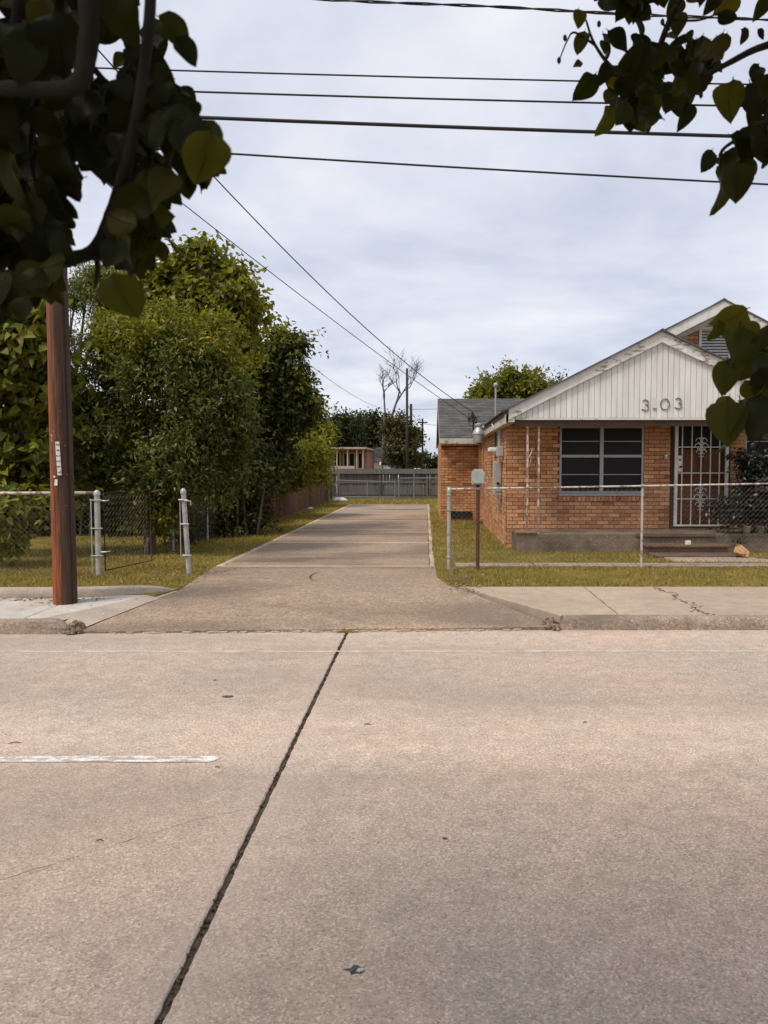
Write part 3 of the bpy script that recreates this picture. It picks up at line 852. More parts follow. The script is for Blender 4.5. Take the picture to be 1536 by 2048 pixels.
# main roof deck with eaves, and shingle courses
dk = MB()
T = .09
poly = [(1.36, zt(1.36) - T), (4.10, zt(4.10) - T), (4.10, zt(4.10)), (1.36, zt(1.36))]
dk.prism(poly, 13.48, 27.0, 'y')
dk.prism([(4.103, zt(4.103) - T), (5.39, zt(5.39) - T), (9.42, zt(9.42) - T), (9.42, zt(9.42)), (5.39, zt(5.39)), (4.103, zt(4.103))], 14.12, 27.0, 'y')
PA = (4.09, zt(4.09))                                        # porch ridge
pz = lambda x: PA[1] - .462 * (x - 4.09)
dk.prism([(4.106, pz(4.106) - T), (6.85, pz(6.85) - T), (6.85, pz(6.85)), (4.106, pz(4.106))], 13.48, 14.118, 'y')
roof = dk.build('roof', M['soffit'], house)
sh = MB()
def shingle_plane(m, x0, x1, zf, y0, y1, dirx, expo=.14, tab=.30):
    """tabs laid in courses up a slope that rises along x"""
    L = abs(x1 - x0); n = int(L / (expo * .893)); sgn = 1 if x1 > x0 else -1
    sl = math.atan2(zf(x0 + sgn * .5) - zf(x0), .5)
    for i in range(n):
        xa = x0 + sgn * i * expo * .893 - sgn * .02
        y = y0 - (i % 2) * tab / 2
        while y < y1:
            a, b = max(y, y0), min(y + tab - .006, y1)
            if b - a > .03:
                j = rng.uniform(0, .004)
                za, zb = zf(xa) + .020 + j, zf(xa + sgn * .17) + .010
                xe = xa + sgn * .17
                m.add([(xa, a, za - .014), (xa, b, za - .014), (xa, b, za), (xa, a, za), (xe, b, zb), (xe, a, zb)],
                      [(0, 1, 2, 3), (3, 2, 4, 5)])
            y += tab
shingle_plane(sh, 1.34, 4.09, zt, 13.44, 27.02, 1)
shingle_plane(sh, 4.15, 5.36, zt, 14.08, 27.02, 1)
shingle_plane(sh, 9.44, 5.42, zt, 14.08, 27.02, -1)
shingle_plane(sh, 6.86, 4.12, pz, 13.44, 14.5, -1)
sh.box((1.335, 13.435, zt(1.335) - .002), (1.36, 27.0, zt(1.34) + .02))
for i in range(40):                                          # ridge caps
    y = 14.08 + i * .33
    if y < 26.9: sh.prism([(5.24, zt(5.24) + .022), (5.39, zt(5.39) + .035), (5.54, zt(5.54) + .022), (5.39, zt(5.39) + .047)], y, y + .345, 'y')
sh.prism([(3.95, zt(3.95) + .022), (4.09, PA[1] + .035), (4.23, pz(4.23) + .022), (4.09, PA[1] + .046)], 13.43, 14.1, 'y')
# the shingle edge seen along the rakes
sh.prism([(1.36, zt(1.36) + .001), (4.09, PA[1] + .001), (6.85, pz(6.85) + .001), (6.85, pz(6.85) + .026), (4.09, PA[1] + .030), (1.36, zt(1.36) + .026)], 13.425, 13.46, 'y')
sh.prism([(4.1, zt(4.1) + .001), (5.39, zt(5.39) + .001), (9.42, zt(9.42) + .001), (9.42, zt(9.42) + .026), (5.39, zt(5.39) + .030), (4.1, zt(4.1) + .026)], 14.065, 14.10, 'y')
o = sh.build('shingle', M['shingle'], roof); o['kind'] = 'stuff'
# rake boards
def rake(parent, xa, xb, zf, y0, y1, d=.185, top=.0):
    n_ = 14; xs_ = np.linspace(xa, xb, n_)
    pl = [(x, zf(x) - d + rng.uniform(-.004, .004)) for x in xs_] + [(x, zf(x) - top) for x in xs_[::-1]]
    if xa > xb: pl = pl[::-1]
    MB().prism(pl, y0, y1, 'y').build('rake_board', M['rake'], parent)
rake(roof, 4.02, 5.388, zt, 14.085, 14.119)
rake(roof, 5.392, 9.40, zt, 14.085, 14.119)
# second moulding against the brick, and the soffit between
rake(roof, 4.02, 5.388, lambda x: zt(x) - .19, 14.40, 14.475, .10)
rake(roof, 5.392, 9.2, lambda x: zt(x) - .19, 14.40, 14.475, .10)
# side eave: fascia, gutter board, soffit
ev = MB()
ev.box((1.372, 13.47, 2.44), (1.395, 21.3, 2.60))
ev.build('fascia', M['fascia'], roof)
MB().box((1.395, 13.6, 2.455), (1.545, 21.3, 2.475)).build('eave_soffit', M['fascia'], roof)
# porch gable: vertical boards
pg = MB()
ZB = 2.545
bk = [(1.50, ZB + .02), (6.70, ZB + .02), (6.70, pz(6.70) - .06), (4.09, PA[1] - .06), (1.50, zt(1.50) - .06)]
pg.prism(bk, 13.556, 13.58, 'y')
gable = pg.build('porch_gable', M['mortar'], house)
x = 1.47; bw = .0985
while x < 6.72:
    a, b = x + .0035, min(x + bw - .0035, 6.73)
    top = lambda q: (zt(q) if q <= 4.09 else pz(q)) - .09
    pl = [(a, ZB + rng.uniform(-.002, .002)), (b, ZB + rng.uniform(-.002, .002)), (b, top(b)), (a, top(a))]
    if a < 4.09 < b: pl.insert(3, (4.09, PA[1] - .09))
    y_ = 13.535 + rng.uniform(-.002, .002)
    MB().prism(pl, y_, 13.554, 'y').build('siding_board', M['siding'], gable)
    x += bw
rake(gable, 1.44, 4.088, zt, 13.475, 13.510)
rake(gable, 4.092, 6.78, pz, 13.475, 13.510)
rake(gable, 1.5, 4.088, lambda x: zt(x) - .075, 13.513, 13.532, .125)
rake(gable, 4.092, 6.7, lambda x: pz(x) - .075, 13.513, 13.532, .125)
MB().box((1.46, 13.532, ZB - .035), (6.72, 13.60, ZB - .004)).build('bottom_trim', M['rake'], gable)
MB().box((1.56, 13.61, ZB - .14), (6.70, 13.70, ZB + .01)).build('porch_beam', M['soffit'], gable)
MB().box((1.56, 13.71, ZB - .02), (6.70, 14.488, ZB + .01)).build('porch_ceiling', M['soffit'], gable)
MB().box((1.44, 13.5, 2.47), (1.55, 13.60, 2.66)).build('eave_return', M['rake'], gable)
# house number: 3, the mark a fallen 1 left behind, 0, 3
NY = 13.522
M['number'] = plain('number_metal', (0.16, 0.15, 0.14), (0.30, 0.28, 0.25), 20, 0.5, 0.4, 0.3)
M['peach'] = plain('bare_paint', (0.66, 0.56, 0.48), (0.70, 0.66, 0.61), 9, 0.75)
def digit3(cx, cz, h, tilt=0):
    p = []
    for a in np.linspace(R(150), R(-80), 12): p.append((cx + .29 * h * math.cos(a), cz + .24 * h + .24 * h * math.sin(a)))
    for a in np.linspace(R(75), R(-150), 14): p.append((cx + .34 * h * math.cos(a), cz - .25 * h + .26 * h * math.sin(a)))
    return [Vector((q[0], NY, q[1])) for q in p]
for (cx, cz) in ((3.83, 2.770), (4.405, 2.800)):
    MB().tube(digit3(cx, cz, .185), .0095, 6).build('house_number', M['number'], gable)
MB().tube([Vector((4.175 + .078 * math.cos(a), NY, 2.782 + .093 * math.sin(a))) for a in np.linspace(0, 2 * math.pi, 29)], .0095, 6, cap=False).build('house_number', M['number'], gable)
one = MB().box((3.965, NY - .006, 2.694), (4.035, NY + .006, 2.708)).build('house_number', M['number'], gable)
one['label'] = 'bottom stroke left of a missing number 1'
MB().box((3.968, 13.5305, 2.72), (4.040, 13.5330, 2.885)).build('number_ghost', M['peach'], gable)['label'] = 'pale peach patch where the number 1 fell off'
# porch slab and steps
pb = MB().bevbox((1.62, 13.6, .10), (9.3, 14.50, .508), .014)
pslab = pb.build('porch_slab', M['slabgrey'], house)
MB().bevbox((1.585, 13.57, .508), (1.95, 13.72, .552), .006).build('loose_board', M['tanwood'], pslab)
st = MB().box((3.80, 13.18, .10), (5.20, 13.6, .30)).bevbox((3.78, 13.14, .30), (5.22, 13.598, .343), .008)
st.build('step', M['step'], house)
st = MB().box((3.84, 12.76, .10), (5.24, 13.18, .178)).bevbox((3.82, 12.72, .178), (5.26, 13.178, .216), .008)
st.build('step', M['step'], house)
MB().bevbox((3.72, 13.56, .450), (5.12, 13.598, .512), .006).build('step_nosing', M['step'], house)

# front window
def window(x0, x1, z0, z1, name='window'):
    m = MB(); y0, y1 = HY + .015, HY + .075; f = .038
    for lo, hi in (((x0, z0), (x0 + f, z1)), ((x1 - f, z0), (x1, z1)), ((x0 + f, z1 - f), (x1 - f, z1)), ((x0 + f, z0), (x1 - f, z0 + f))):
        m.box((lo[0], y0, lo[1]), (hi[0], y1, hi[1]))
    w = m.build(name, M['alu'], house)
    xm = (x0 + x1) / 2; zm = z0 + (z1 - z0) * .555
    MB().bevbox((xm - .036, y0 - .012, z0 + f + .001), (xm + .036, y1 + .003, z1 - f - .001), .006).build('mullion', M['alu'], w)
    for a, b in ((x0 + f + .001, xm - .037), (xm + .037, x1 - f - .001)):
        MB().bevbox((a, y0 - .004, zm - .028), (b, y1, zm + .028), .005).build('meeting_rail', M['alu'], w)
        for c, d in ((z0 + f + .001, zm - .029), (zm + .029, z1 - f - .001)):
            zz = (c + d) / 2
            MB().box((a, y0 + .012, zz - .007), (b, y1 - .01, zz + .007)).build('glazing_bar', M['alu'], w)
            for p, q in ((c, zz - .008), (zz + .008, d)):
                MB().box((a, y0 + .028, p), (b, y0 + .034, q)).build('pane', M['screen'], w)
    MB().bevbox((x0 - .02, HY - .055, z0 - .045), (x1 + .02, HY + .07, z0 - .002), .006, Matrix.Identity(4)).build('sill', M['alu'], w)
    return w
window(*WIN)
window(*WIN2)
# sloping brick sill courses
for (x0, x1, z0, z1) in (WIN, WIN2):
    x = x0 - .02
    while x < x1 - .05:
        X = Matrix.Translation((x + .033, HY - .01, z0 - .085)) @ Matrix.Rotation(R(-14) * -1, 4, 'X')
        b_ = MB().box((-.031, -.045, -.04), (.031, .06, .035), X).build('brick', M['brick'], front_wall)
        x += .0725
# door behind a white barred security door
dm = MB()
for lo, hi in (((4.60, .53), (4.655, 2.60)), ((5.675, .53), (5.72, 2.60)), ((4.655, 2.555), (5.675, 2.60))):
    dm.box((lo[0], HY - .02, lo[1]), (hi[0], HY + .12, hi[1]))
door = dm.build('front_door', M['darkwood'], house)
MB().box((4.656, HY + .07, .54), (5.674, HY + .11, 2.553)).build('door_leaf', M['door'], door)
for (a, b) in ((4.74, 5.12), (5.2, 5.58)):
    for (c, d) in ((.70, 1.35), (1.5, 1.95)):
        MB().bevbox((a, HY + .052, c), (b, HY + .069, d), .012).build('door_panel', M['door'], door)
MB().box((4.74, HY + .058, 2.02), (5.58, HY + .069, 2.48)).build('door_light', M['screen'], door)
MB().box((4.62, HY - .10, .51), (5.70, HY + .1, .535)).build('threshold', M['slabgrey'], door)
sd_ = MB(); y0, y1 = HY - .075, HY - .025
X0, X1, Z0, Z1 = 4.662, 5.668, .575, 2.548
for lo, hi in (((X0, Z0), (X0 + .055, Z1)), ((X1 - .055, Z0), (X1, Z1)), ((X0 + .055, Z1 - .03), (X1 - .055, Z1)), ((X0 + .055, Z0), (X1 - .055, Z0 + .03))):
    sd_.box((lo[0], y0, lo[1]), (hi[0], y1, hi[1]))
sec = sd_.build('security_door', M['whitemetal'], house)
for x in (4.80, 4.98, 5.155, 5.33, 5.50):
    MB().box((x - .0085, HY - .062, Z0 + .03), (x + .0085, HY - .045, Z1 - .03)).build('bar', M['whitemetal'], sec)
for z in (1.09, 1.575, 2.06):
    MB().box((X0 + .055, HY - .0445, z - .009), (X1 - .055, HY - .030, z + .009)).build('bar', M['whitemetal'], sec)
def scroll(cz, h):
    m = MB()
    for sx in (-1, 1):
        for k, (dz, w_) in enumerate(((.30, .07), (.0, .085), (-.28, .06))):
            pts = []
            for a in np.linspace(R(-90), R(230), 16):
                rr = w_ * (.35 + .65 * (1 - (a - R(-90)) / R(320)))
                pts.append((5.155 + sx * (.016 + w_ * .5 + rr * .8 * math.cos(a + math.pi / 2 * 1.0)), HY - .068, cz + dz * h + rr * math.sin(a + math.pi / 2)))
            m.tube(pts, .008, 5)
    for dz in (-.48, .48, .15, -.15):
        m.tube([(5.155 - .05, HY - .066, cz + dz * h), (5.155 + .05, HY - .066, cz + dz * h)], .006, 5)
        m.lathe((5.155, HY - .068, cz + dz * h), [(.001, -.018), (.016, -.006), (.016, .006), (.001, .018)], 8)
    m.build('scroll_ornament', M['whitemetal'], sec)
scroll(2.06, .36); scroll(1.10, .44)
lk = MB().bevbox((4.70, HY - .095, 1.60), (4.79, HY - .064, 1.90), .008)
lk.build('lock_plate', M['whitemetal'], sec)
MB().tube([(4.745, HY - .096, 1.69), (4.745, HY - .13, 1.69), (4.755, HY - .155, 1.69)], [.014, .012, .024], 8).build('handle', M['dark'], sec)
MB().tube([(4.745, HY - .096, 1.82), (4.745, HY - .108, 1.82)], .018, 8).build('lock', M['dark'], sec)
for z in (.9, 1.6, 2.3): MB().tube([(5.662, HY - .085, z - .04), (5.662, HY - .085, z + .04)], .011, 6).build('hinge', M['whitemetal'], sec)
# doorbell box beside the door
db = MB().bevbox((4.475, HY - .032, 1.83), (4.555, HY + .0, 1.925), .006).build('doorbell_box', M['boxgrey'], house)
MB().box((4.49, HY - .036, 1.885), (4.53, HY - .0325, 1.915)).build('button', M['paper'], db)
# thin iron porch column, two legs with peeling paint and a leftover scroll
pc = MB()
for x in (1.795, 1.995):
    pc.box((x - .016, 13.625, .508), (x + .016, 13.655, ZB - .036))
col_ = pc.build('porch_column', M['rusty'], house)
sc2 = MB()
sc2.tube([(1.812, 13.64, 1.86), (1.845, 13.64, 1.90), (1.87, 13.64, 1.95), (1.885, 13.64, 2.02)], .010, 5)
sc2.tube([(1.812, 13.64, 1.62), (1.83, 13.64, 1.72), (1.855, 13.64, 1.80), (1.86, 13.64, 1.88)], .009, 5)
sc2.tube([(1.812, 13.64, 1.40), (1.825, 13.64, 1.33), (1.812, 13.64, 1.26)], .008, 5)
sc2.build('scroll_ornament', M['rusty'], col_)
# side window with grey casing
sx = HX
ys0, ys1 = HY + .092 + SW[0], HY + .092 + SW[1]
z0, z1 = HZ + SW[2], HZ + SW[3]
sw = MB()
for lo, hi in (((ys0, z0), (ys0 + .04, z1)), ((ys1 - .04, z0), (ys1, z1)), ((ys0 + .04, z1 - .04), (ys1 - .04, z1)), ((ys0 + .04, z0), (ys1 - .04, z0 + .04))):
    sw.box((sx + .03, lo[0], lo[1]), (sx + .10, hi[0], hi[1]))
swin = sw.build('window', M['alu'], house)
MB().box((sx + .06, ys0 + .041, z0 + .041), (sx + .066, ys1 - .041, z1 - .041)).build('pane', M['screen'], swin)
MB().box((sx - .05, ys0 - .02, z0 - .04), (sx + .09, ys1 + .02, z0 - .002)).build('sill', M['tanwood'], swin)
# electric service on the side wall
em = MB().bevbox((1.365, 15.45, 1.12), (1.525, 15.72, 1.80), .008)
meter = em.build('meter_box', M['boxgrey'], house)
MB().lathe((0, 0, 0), [(.07, 0), (.07, .03), (.055, .06), (.01, .075)], 14)
gl = MB()
for i in range(1):
    gl.box((1.39, 15.435, 1.2), (1.50, 15.449, 1.72))
gl.build('meter_cover', M['galv'], meter)
MB().tube([(1.445, 15.434, 1.36), (1.445, 15.405, 1.36)], .03, 12).build('meter_dial', M['dark'], meter)
em = MB().bevbox((1.40, 15.15, 1.90), (1.525, 15.42, 2.10), .008); em.build('junction_box', M['boxgrey'], house)
MB().bevbox((1.28, 15.75, 2.0), (1.50, 15.95, 2.09), .02).build('porch_light', M['paper'], house)
cn = MB()
for pts, r_ in (([(1.47, 15.6, 1.80), (1.47, 15.6, 2.62)], .022), ([(1.47, 15.33, 2.10), (1.47, 15.33, 2.5)], .016), ([(1.46, 15.50, 1.12), (1.46, 15.5, .95), (1.50, 15.55, .75)], .018)):
    MB().tube(pts, r_, 8).build('conduit', M['galv'], house)
ms_ = MB().tube([(1.43, 15.9, 2.50), (1.43, 15.9, 3.36)], .020, 8)
mast = ms_.build('service_mast', M['galv'], house)
MB().lathe((1.43, 15.9, 3.36), [(.02, -.03), (.045, -.02), (.05, .02), (.03, .05), (.005, .06)], 10).build('mast_cap', M['galv'], mast)
MB().lathe((1.43, 15.9, 2.68), [(.02, -.03), (.055, -.02), (.06, .0), (.02, .03)], 10).build('flashing', M['galv'], mast)
MB().tube([(1.43, 15.88, 2.70), (1.34, 15.7, 2.55), (1.40, 15.6, 2.45)], .014, 6).build('guy_strut', M['galv'], mast)
# trim boards in the inner corner
MB().box((1.46, 21.35, .9), (1.525, 21.42, 2.42)).build('corner_board', M['tanwood'], house)
MB().box((1.515, 20.4, .9), (1.528, 20.55, 2.36)).build('corner_board', M['tanwood'], house)
MB().box((1.44, 20.6, .25), (1.529, 21.2, .30)).build('ledge', M['tanwood'], house)
# rear wing roof, its ridge running along the street
wy0, wy1, wz0, wz1 = 21.32, 24.6, 2.50, 3.87
wr = MB()
sl = (wz1 - wz0) / (wy1 - wy0)
wr.prism([(wy0, wz0 - .09), (wy1, wz1 - .09), (27.9, wz0 - .09), (27.9, wz0), (wy1, wz1), (wy0, wz0)], .385, 4.6, 'x')
wroof = wr.build('rear_wing_roof', M['soffit'], house)
MB().box((.375, wy0 - .026, wz0 - .15), (1.40, wy0 - .002, wz0 - .004)).build('fascia', M['fascia'], wroof)
MB().box((.40, wy0, wz0 - .17), (1.5, 21.69, wz0 - .155)).build('eave_soffit', M['fascia'], wroof)
MB().prism([(wy0, wz0 - .13), (wy1, wz1 - .13), (27.9, wz0 - .13), (27.9, wz0), (wy1, wz1), (wy0, wz0)], .365, .383, 'x').build('rake_board', M['fascia'], wroof)
MB().prism([(21.8, wz0 - .3), (wy1, wz1 - .14), (27.3, wz0 - .3)], .45, .6, 'x').build('gable_end', M['siding'], wroof)
expo = .150; ang = math.atan(sl); ncs = int((wy1 - wy0) / math.cos(ang) / expo)
for i in range(ncs + 1):
    d = i * expo
    yb, zb = wy0 - .015 + d * math.cos(ang), wz0 + d * math.sin(ang) + .001
    x = .37 - (i % 2) * .15
    while x < 3.4:
        a, b = max(x, .37), min(x + .293, 3.5)
        if b - a > .04 and (a < 1.4 or zb > zt(a) - .15):
            j = rng.uniform(0, .004)
            dy, dz = .17 * math.cos(ang), .17 * math.sin(ang)
            if yb + dy > wy1 + .04: dy, dz = wy1 - yb, (wy1 - yb) * sl
            MB().add([(a, yb, zb), (b, yb, zb), (b, yb, zb + .016 + j), (a, yb, zb + .016 + j), (b, yb + dy, zb + dz + .004), (a, yb + dy, zb + dz + .004)],
                     [(0, 1, 2, 3), (3, 2, 4, 5), (1, 4, 2), (0, 3, 5)]).build('shingle', M['shingle'], wroof)
        x += .30
# galvanised flue in the corner of the roofs
fx, fy = 1.205, 17.7
fl_ = MB().lathe((fx, fy, 2.25), [(.125, 0), (.13, .02), (.13, .18), (.142, .19), (.142, .215), (.105, .29), (.065, .34), (.06, .38), (.085, .39), (.085, .425), (.03, .45)], 20)
flue = fl_.build('roof_flue', M['galv'], house, auto=True)
MB().tube([(fx + .05, fy, 2.60), (fx + .14, fy, 2.61), (fx + .26, fy, 2.56)], .04, 8).build('elbow', M['galv'], flue)
# weatherhead where the service wire lands on the wing roof
wh = MB().tube([(1.28, 20.9, 2.5), (1.28, 20.9, 3.12), (1.25, 20.85, 3.17)], .02, 8).build('weatherhead', M['rubber'], house)
lp_ = MB()
for k in range(4):
    a = k * 1.3
    lp_.tube([(1.26, 20.85, 3.18), (1.26 + .10 * math.cos(a), 20.8, 3.0), (1.22 + .14 * math.cos(a), 20.78, 2.86 + .03 * k), (1.30 + .12 * math.cos(a + .8), 20.8, 2.98), (1.27, 20.86, 3.08)], .010, 5)
for k in range(5):
    cx_, cz_, rr_ = 1.26 + rng.uniform(-.08, .16), 2.98 + rng.uniform(-.06, .06), rng.uniform(.05, .10)
    lp_.tube([(cx_ + rr_ * math.cos(a), 20.82 + .02 * k, cz_ + rr_ * 1.5 * math.sin(a)) for a in np.linspace(.3 * k, .3 * k + 5.2, 14)], .009, 5)
lp_.build('drip_loop', M['rubber'], wh)
# low crawl-space vent in the wing wall
MB().box((.62, 21.66, .27), (1.30, 21.695, .45)).build('crawl_vent', M['dark'], house)
# ---------------------------------------------------------------- utility poles and wires
px0, py0 = -4.075, 8.62
pole = thing('utility_pole', (px0, py0, .13), 'thick reddish brown wooden pole with number tag on left sidewalk', 'utility pole', 'utility poles')
m = MB(); n = 20; rings = 16
for i in range(rings + 1):
    z = .12 + (9.6 - .12) * i / rings; r_ = .128 - .0042 * (z)
    for j in range(n):
        a = 2 * math.pi * j / n
        rr = r_ * (1 + .018 * math.sin(5 * a + i * .4) + rng.uniform(-.012, .012))
        m.v.append((px0 + rr * math.cos(a), py0 + rr * math.sin(a), z))
for i in range(rings):
    for j in range(n):
        a, b = i * n + j, i * n + (j + 1) % n
        m.f.append((a, b, b + n, a + n))
m.f.append(tuple(rings * n + j for j in range(n)))
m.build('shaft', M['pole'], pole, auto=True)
# embossed number strip, read downwards
tx, ty = px0 + .028, py0 - .1345
strip = MB(); 
Mt = Matrix.Translation((tx, ty, 1.765)) @ Matrix.Rotation(R(12), 4, 'Z') @ Matrix.Rotation(R(-2.2), 4, 'Y')
strip.bevbox((-.021, -.004, -.185), (.021, .012, .185), .003, Mt)
tagp = strip.build('number_tag', M['white'], pole)
for k, chx in enumerate('042269'):
    c_ = bpy.data.curves.new('digit', 'FONT'); c_.body = chx; c_.size = .047; c_.extrude = .0012
    c_.align_x = 'CENTER'; c_.align_y = 'CENTER'
    tmp = bpy.data.objects.new('tmp', c_)
    dme = bpy.data.meshes.new_from_object(tmp); bpy.data.objects.remove(tmp)
    dme.materials.clear()
    me_o = link('digit', dme, None, [M['dark']])
    me_o.parent = tagp
    X = Mt @ Matrix.Translation((0, -.0048, .152 - k * .0605)) @ Matrix.Rotation(R(90), 4, 'X') @ Matrix.Rotation(R(-90), 4, 'Z') @ Matrix.Diagonal((1, 1.15, 1, 1))
    me_o.matrix_basis = Matrix.Translation(-origin(tagp)) @ X
pp = MB()
for (dx, z, s_) in ((-.025, 1.565, .010), (-.005, 1.52, .015), (-.008, 1.485, .018)):
    pp.bevbox((-s_, -.003, -s_), (s_, .004, s_), .002, Matrix.Translation((px0 + dx, py0 - .1305, z)) @ Matrix.Rotation(rng.uniform(-.5, .5), 4, 'Y'))
pp.build('paper_scrap', M['paper'], pole)
MB().tube([(px0 - .05, py0 - .128, 2.03), (px0 - .035, py0 - .134, 2.01), (px0 - .045, py0 - .131, 1.97), (px0 - .03, py0 - .134, 1.95)], .004, 5).build('staple_wire', M['galv'], pole)
for i in range(14):                            # nails and staples left by old notices
    a = rng.uniform(-2.6, -.5); z = rng.uniform(1.1, 2.6); rr = .122
    MB().tube([(px0 + rr * math.cos(a), py0 + rr * math.sin(a), z), (px0 + (rr + .014) * math.cos(a), py0 + (rr + .014) * math.sin(a), z)], .0035, 5).build('nail', M['rust'] if i % 2 else M['galv'], pole)
MB().tube([(px0 + .112, py0 - .06, .14), (px0 + .108, py0 - .06, 2.0), (px0 + .10, py0 - .055, 5.5)], .008, 6).build('ground_wire', M['rubber'], pole)
for z_ in (6.9, 6.1, 5.65):
    MB().tube([(px0, py0 - .12, z_), (px0, py0 - .20, z_)], .03, 8).build('insulator', M['boxgrey'], pole)

def wire(name, pts, r, label, group='overhead wires', mat='rubber', sag=0, n=24, sides=5):
    A, B = Vector(pts[0]), Vector(pts[-1])
    P = []
    for i in range(n + 1):
        t = i / n
        p = A.lerp(B, t); p.z -= 4 * sag * t * (1 - t)
        P.append(p)
    o = MB().tube([p - A for p in P], r, sides).build(name, M[mat], None, smooth=True, loc=(0, 0, 0))
    o.location = A
    return tag(o, label, 'wire', group)
def street_wire(a, b, r, label, bend=.10):
    """a wire along the street through two surveyed points, sagging a little between poles far to either side"""
    a, b = Vector(a), Vector(b)
    sl_ = (b.z - a.z) / (b.x - a.x); xm = (a.x + b.x) / 2
    P = []
    for i in range(61):
        x = -45 + i * 1.5
        z = a.z + sl_ * (x - a.x) + bend * .01 * ((x - xm) ** 2 - ((b.x - a.x) / 2) ** 2)
        P.append(Vector((x, a.y, z)))
    A = P[0].copy()
    o = MB().tube([p - A for p in P], r, 6).build('overhead_wire', M['rubber'], None, smooth=True)
    o.location = A
    return tag(o, label, 'wire', 'wires along the street')
YW = 8.47
street_wire(at(320, 140, YW), at(1200, 163, YW), .0085, 'thin black overhead wire, second from the top of the sky')
street_wire(at(372, 183, YW), at(1200, 206, YW), .010, 'black overhead wire just above the thickest cable')
street_wire(at(402, 235, YW), at(1420, 271, YW), .0185, 'thickest black overhead cable crossing above the street')
street_wire(at(452, 307, YW), at(1500, 367, YW), .0105, 'lowest black overhead wire along the street')
a, b = at(690, 0, YW), at(1536, 41, YW)
tw = MB(); P = [[], []]
for i in range(301):
    x = -30 + i * .2
    z = a.z + (b.z - a.z) / (b.x - a.x) * (x - a.x)
    for q in (0, 1):
        ph = x * 6.5 + q * math.pi
        P[q].append(Vector((x, YW + .008 * math.sin(ph), z + .010 * math.cos(ph) + .006 * math.sin(x * 2.2))))
for q in (0, 1): tw.tube(P[q], .0085, 5)
tag(tw.build('overhead_wire', M['rubber'], None, smooth=True, loc=(-30, YW, 6.9)), 'topmost twisted pair wire near the upper edge of the sky', 'wire', 'wires along the street')

# service drops from the pole
top = Vector((px0 + .05, py0 + .1, 0))
A = at(112, 5, 8.72); wire('service_wire', [A, (1.26, 20.85, 3.19)], .0095, 'black service wire swooping down to the coil on the grey wing roof', 'service wires', sag=.42, n=40)
A = at(112, 205, 8.72); wire('service_wire', [A, (1.43, 21.0, 2.86)], .007, 'thin service wire ending at the metal roof flue', 'service wires', sag=.12, n=40)
A = at(112, 270, 8.72); B = at(768, 818, 45); wire('service_wire', [A, B], .0075, 'thin wire dropping behind the trees to the bare tree', 'service wires', sag=.55, n=40)

def far_pole(px, pyt, Y, r, label, arm=None):
    p = at(px, pyt, Y)
    t = thing('utility_pole', (p.x, Y, .15), label, 'utility pole', 'utility poles')
    MB().tube([(p.x, Y, .0), (p.x, Y, p.z * .5), (p.x, Y, p.z)], [r, r * .92, r * .85], 10).build('shaft', M['bark_grey'], t, smooth=True)
    if arm:
        MB().box((p.x - arm, Y - .1, p.z - .45), (p.x + arm, Y + .02, p.z - .33)).build('crossarm', M['bark_grey'], t)
    return Vector((p.x, Y, p.z))
fa = far_pole(814, 737, 45, .085, 'dark utility pole right beside the bare tree, tallest over the back fence')
fb = far_pole(822, 808, 60, .12, 'short dark pole just right of the tallest back pole')
fc = far_pole(845, 837, 75, .11, 'distant thin utility pole farthest right over the back fence', .5)
fd = far_pole(1072, 737, 50, .095, 'dark utility pole rising behind the house roof')
wire('distant_wire', [fb - Vector((0, 0, .4)), (9, 58, 7.0)], .016, 'distant wire from the short back pole towards the house', 'wires behind the lot', sag=.25)
wire('distant_wire', [fc - Vector((0, 0, .5)), (12, 70, 5.0)], .018, 'distant wire leaving the farthest back pole', 'wires behind the lot', sag=.2)
wire('distant_wire', [fa - Vector((0, 0, 2.0)), fc - Vector((0, 0, .3))], .014, 'wire between two poles over the back fence', 'wires behind the lot', sag=.4)

# ---------------------------------------------------------------- fences
def fabric(parent, p0, p1, zlo, zhi0, zhi1, p=.037, r=.0019, name='chain_link_mesh'):
    p0, p1 = Vector((*p0, 0)), Vector((*p1, 0))
    L = (p1 - p0).length; d = (p1 - p0) / L; nrm = Vector((-d.y, d.x, 0))
    m = MB(); nw = int(L / p)
    for i in range(nw):
        zt_ = zhi0 + (zhi1 - zhi0) * i / nw
        k = int((zt_ - zlo) / p)
        pts = []
        for j in range(k + 1):
            u = (i + ((j + i) % 2)) * p
            q = p0 + d * u + nrm * (.003 if (j % 2) else -.003)
            pts.append((q.x, q.y, zlo + j * p))
        m.tube(pts, r, 3, cap=False)
    o = m.build(name, M['mesh'], parent); o['kind'] = 'stuff'
    return o
def fence_post(parent, x, y, z0, z1, r, mat, lean=(0, 0), cap=True, name='post'):
    o = MB().tube([(x, y, z0), (x + lean[0], y + lean[1], z1)], r, 12).build(name, M[mat], parent, auto=True)
    if cap:
        MB().lathe((x + lean[0], y + lean[1], z1), [(r * 1.18, -.03), (r * 1.22, 0), (r * 1.0, .022), (r * .5, .045), (.002, .05)], 12).build('post_cap', M['galv'], o, auto=True)
    return o
ff = thing('chain_link_fence', (.34, 11.3, .17), 'rusty chain link fence with slim top rail before the brick house', 'fence')
fence_post(ff, .338, 11.28, .1, 1.335, .030, 'post_paint', cap=True)
pr_ = fence_post(ff, .765, 11.33, .1, 1.42, .028, 'rust', cap=False); pr_['label'] = 'rust red post carrying a grey box'
fence_post(ff, 3.237, 11.5, .1, 1.385, .019, 'rusty', cap=False)
for x in (5.7, 8.2): fence_post(ff, x, 11.55, .1, 1.42, .022, 'rusty', cap=False)
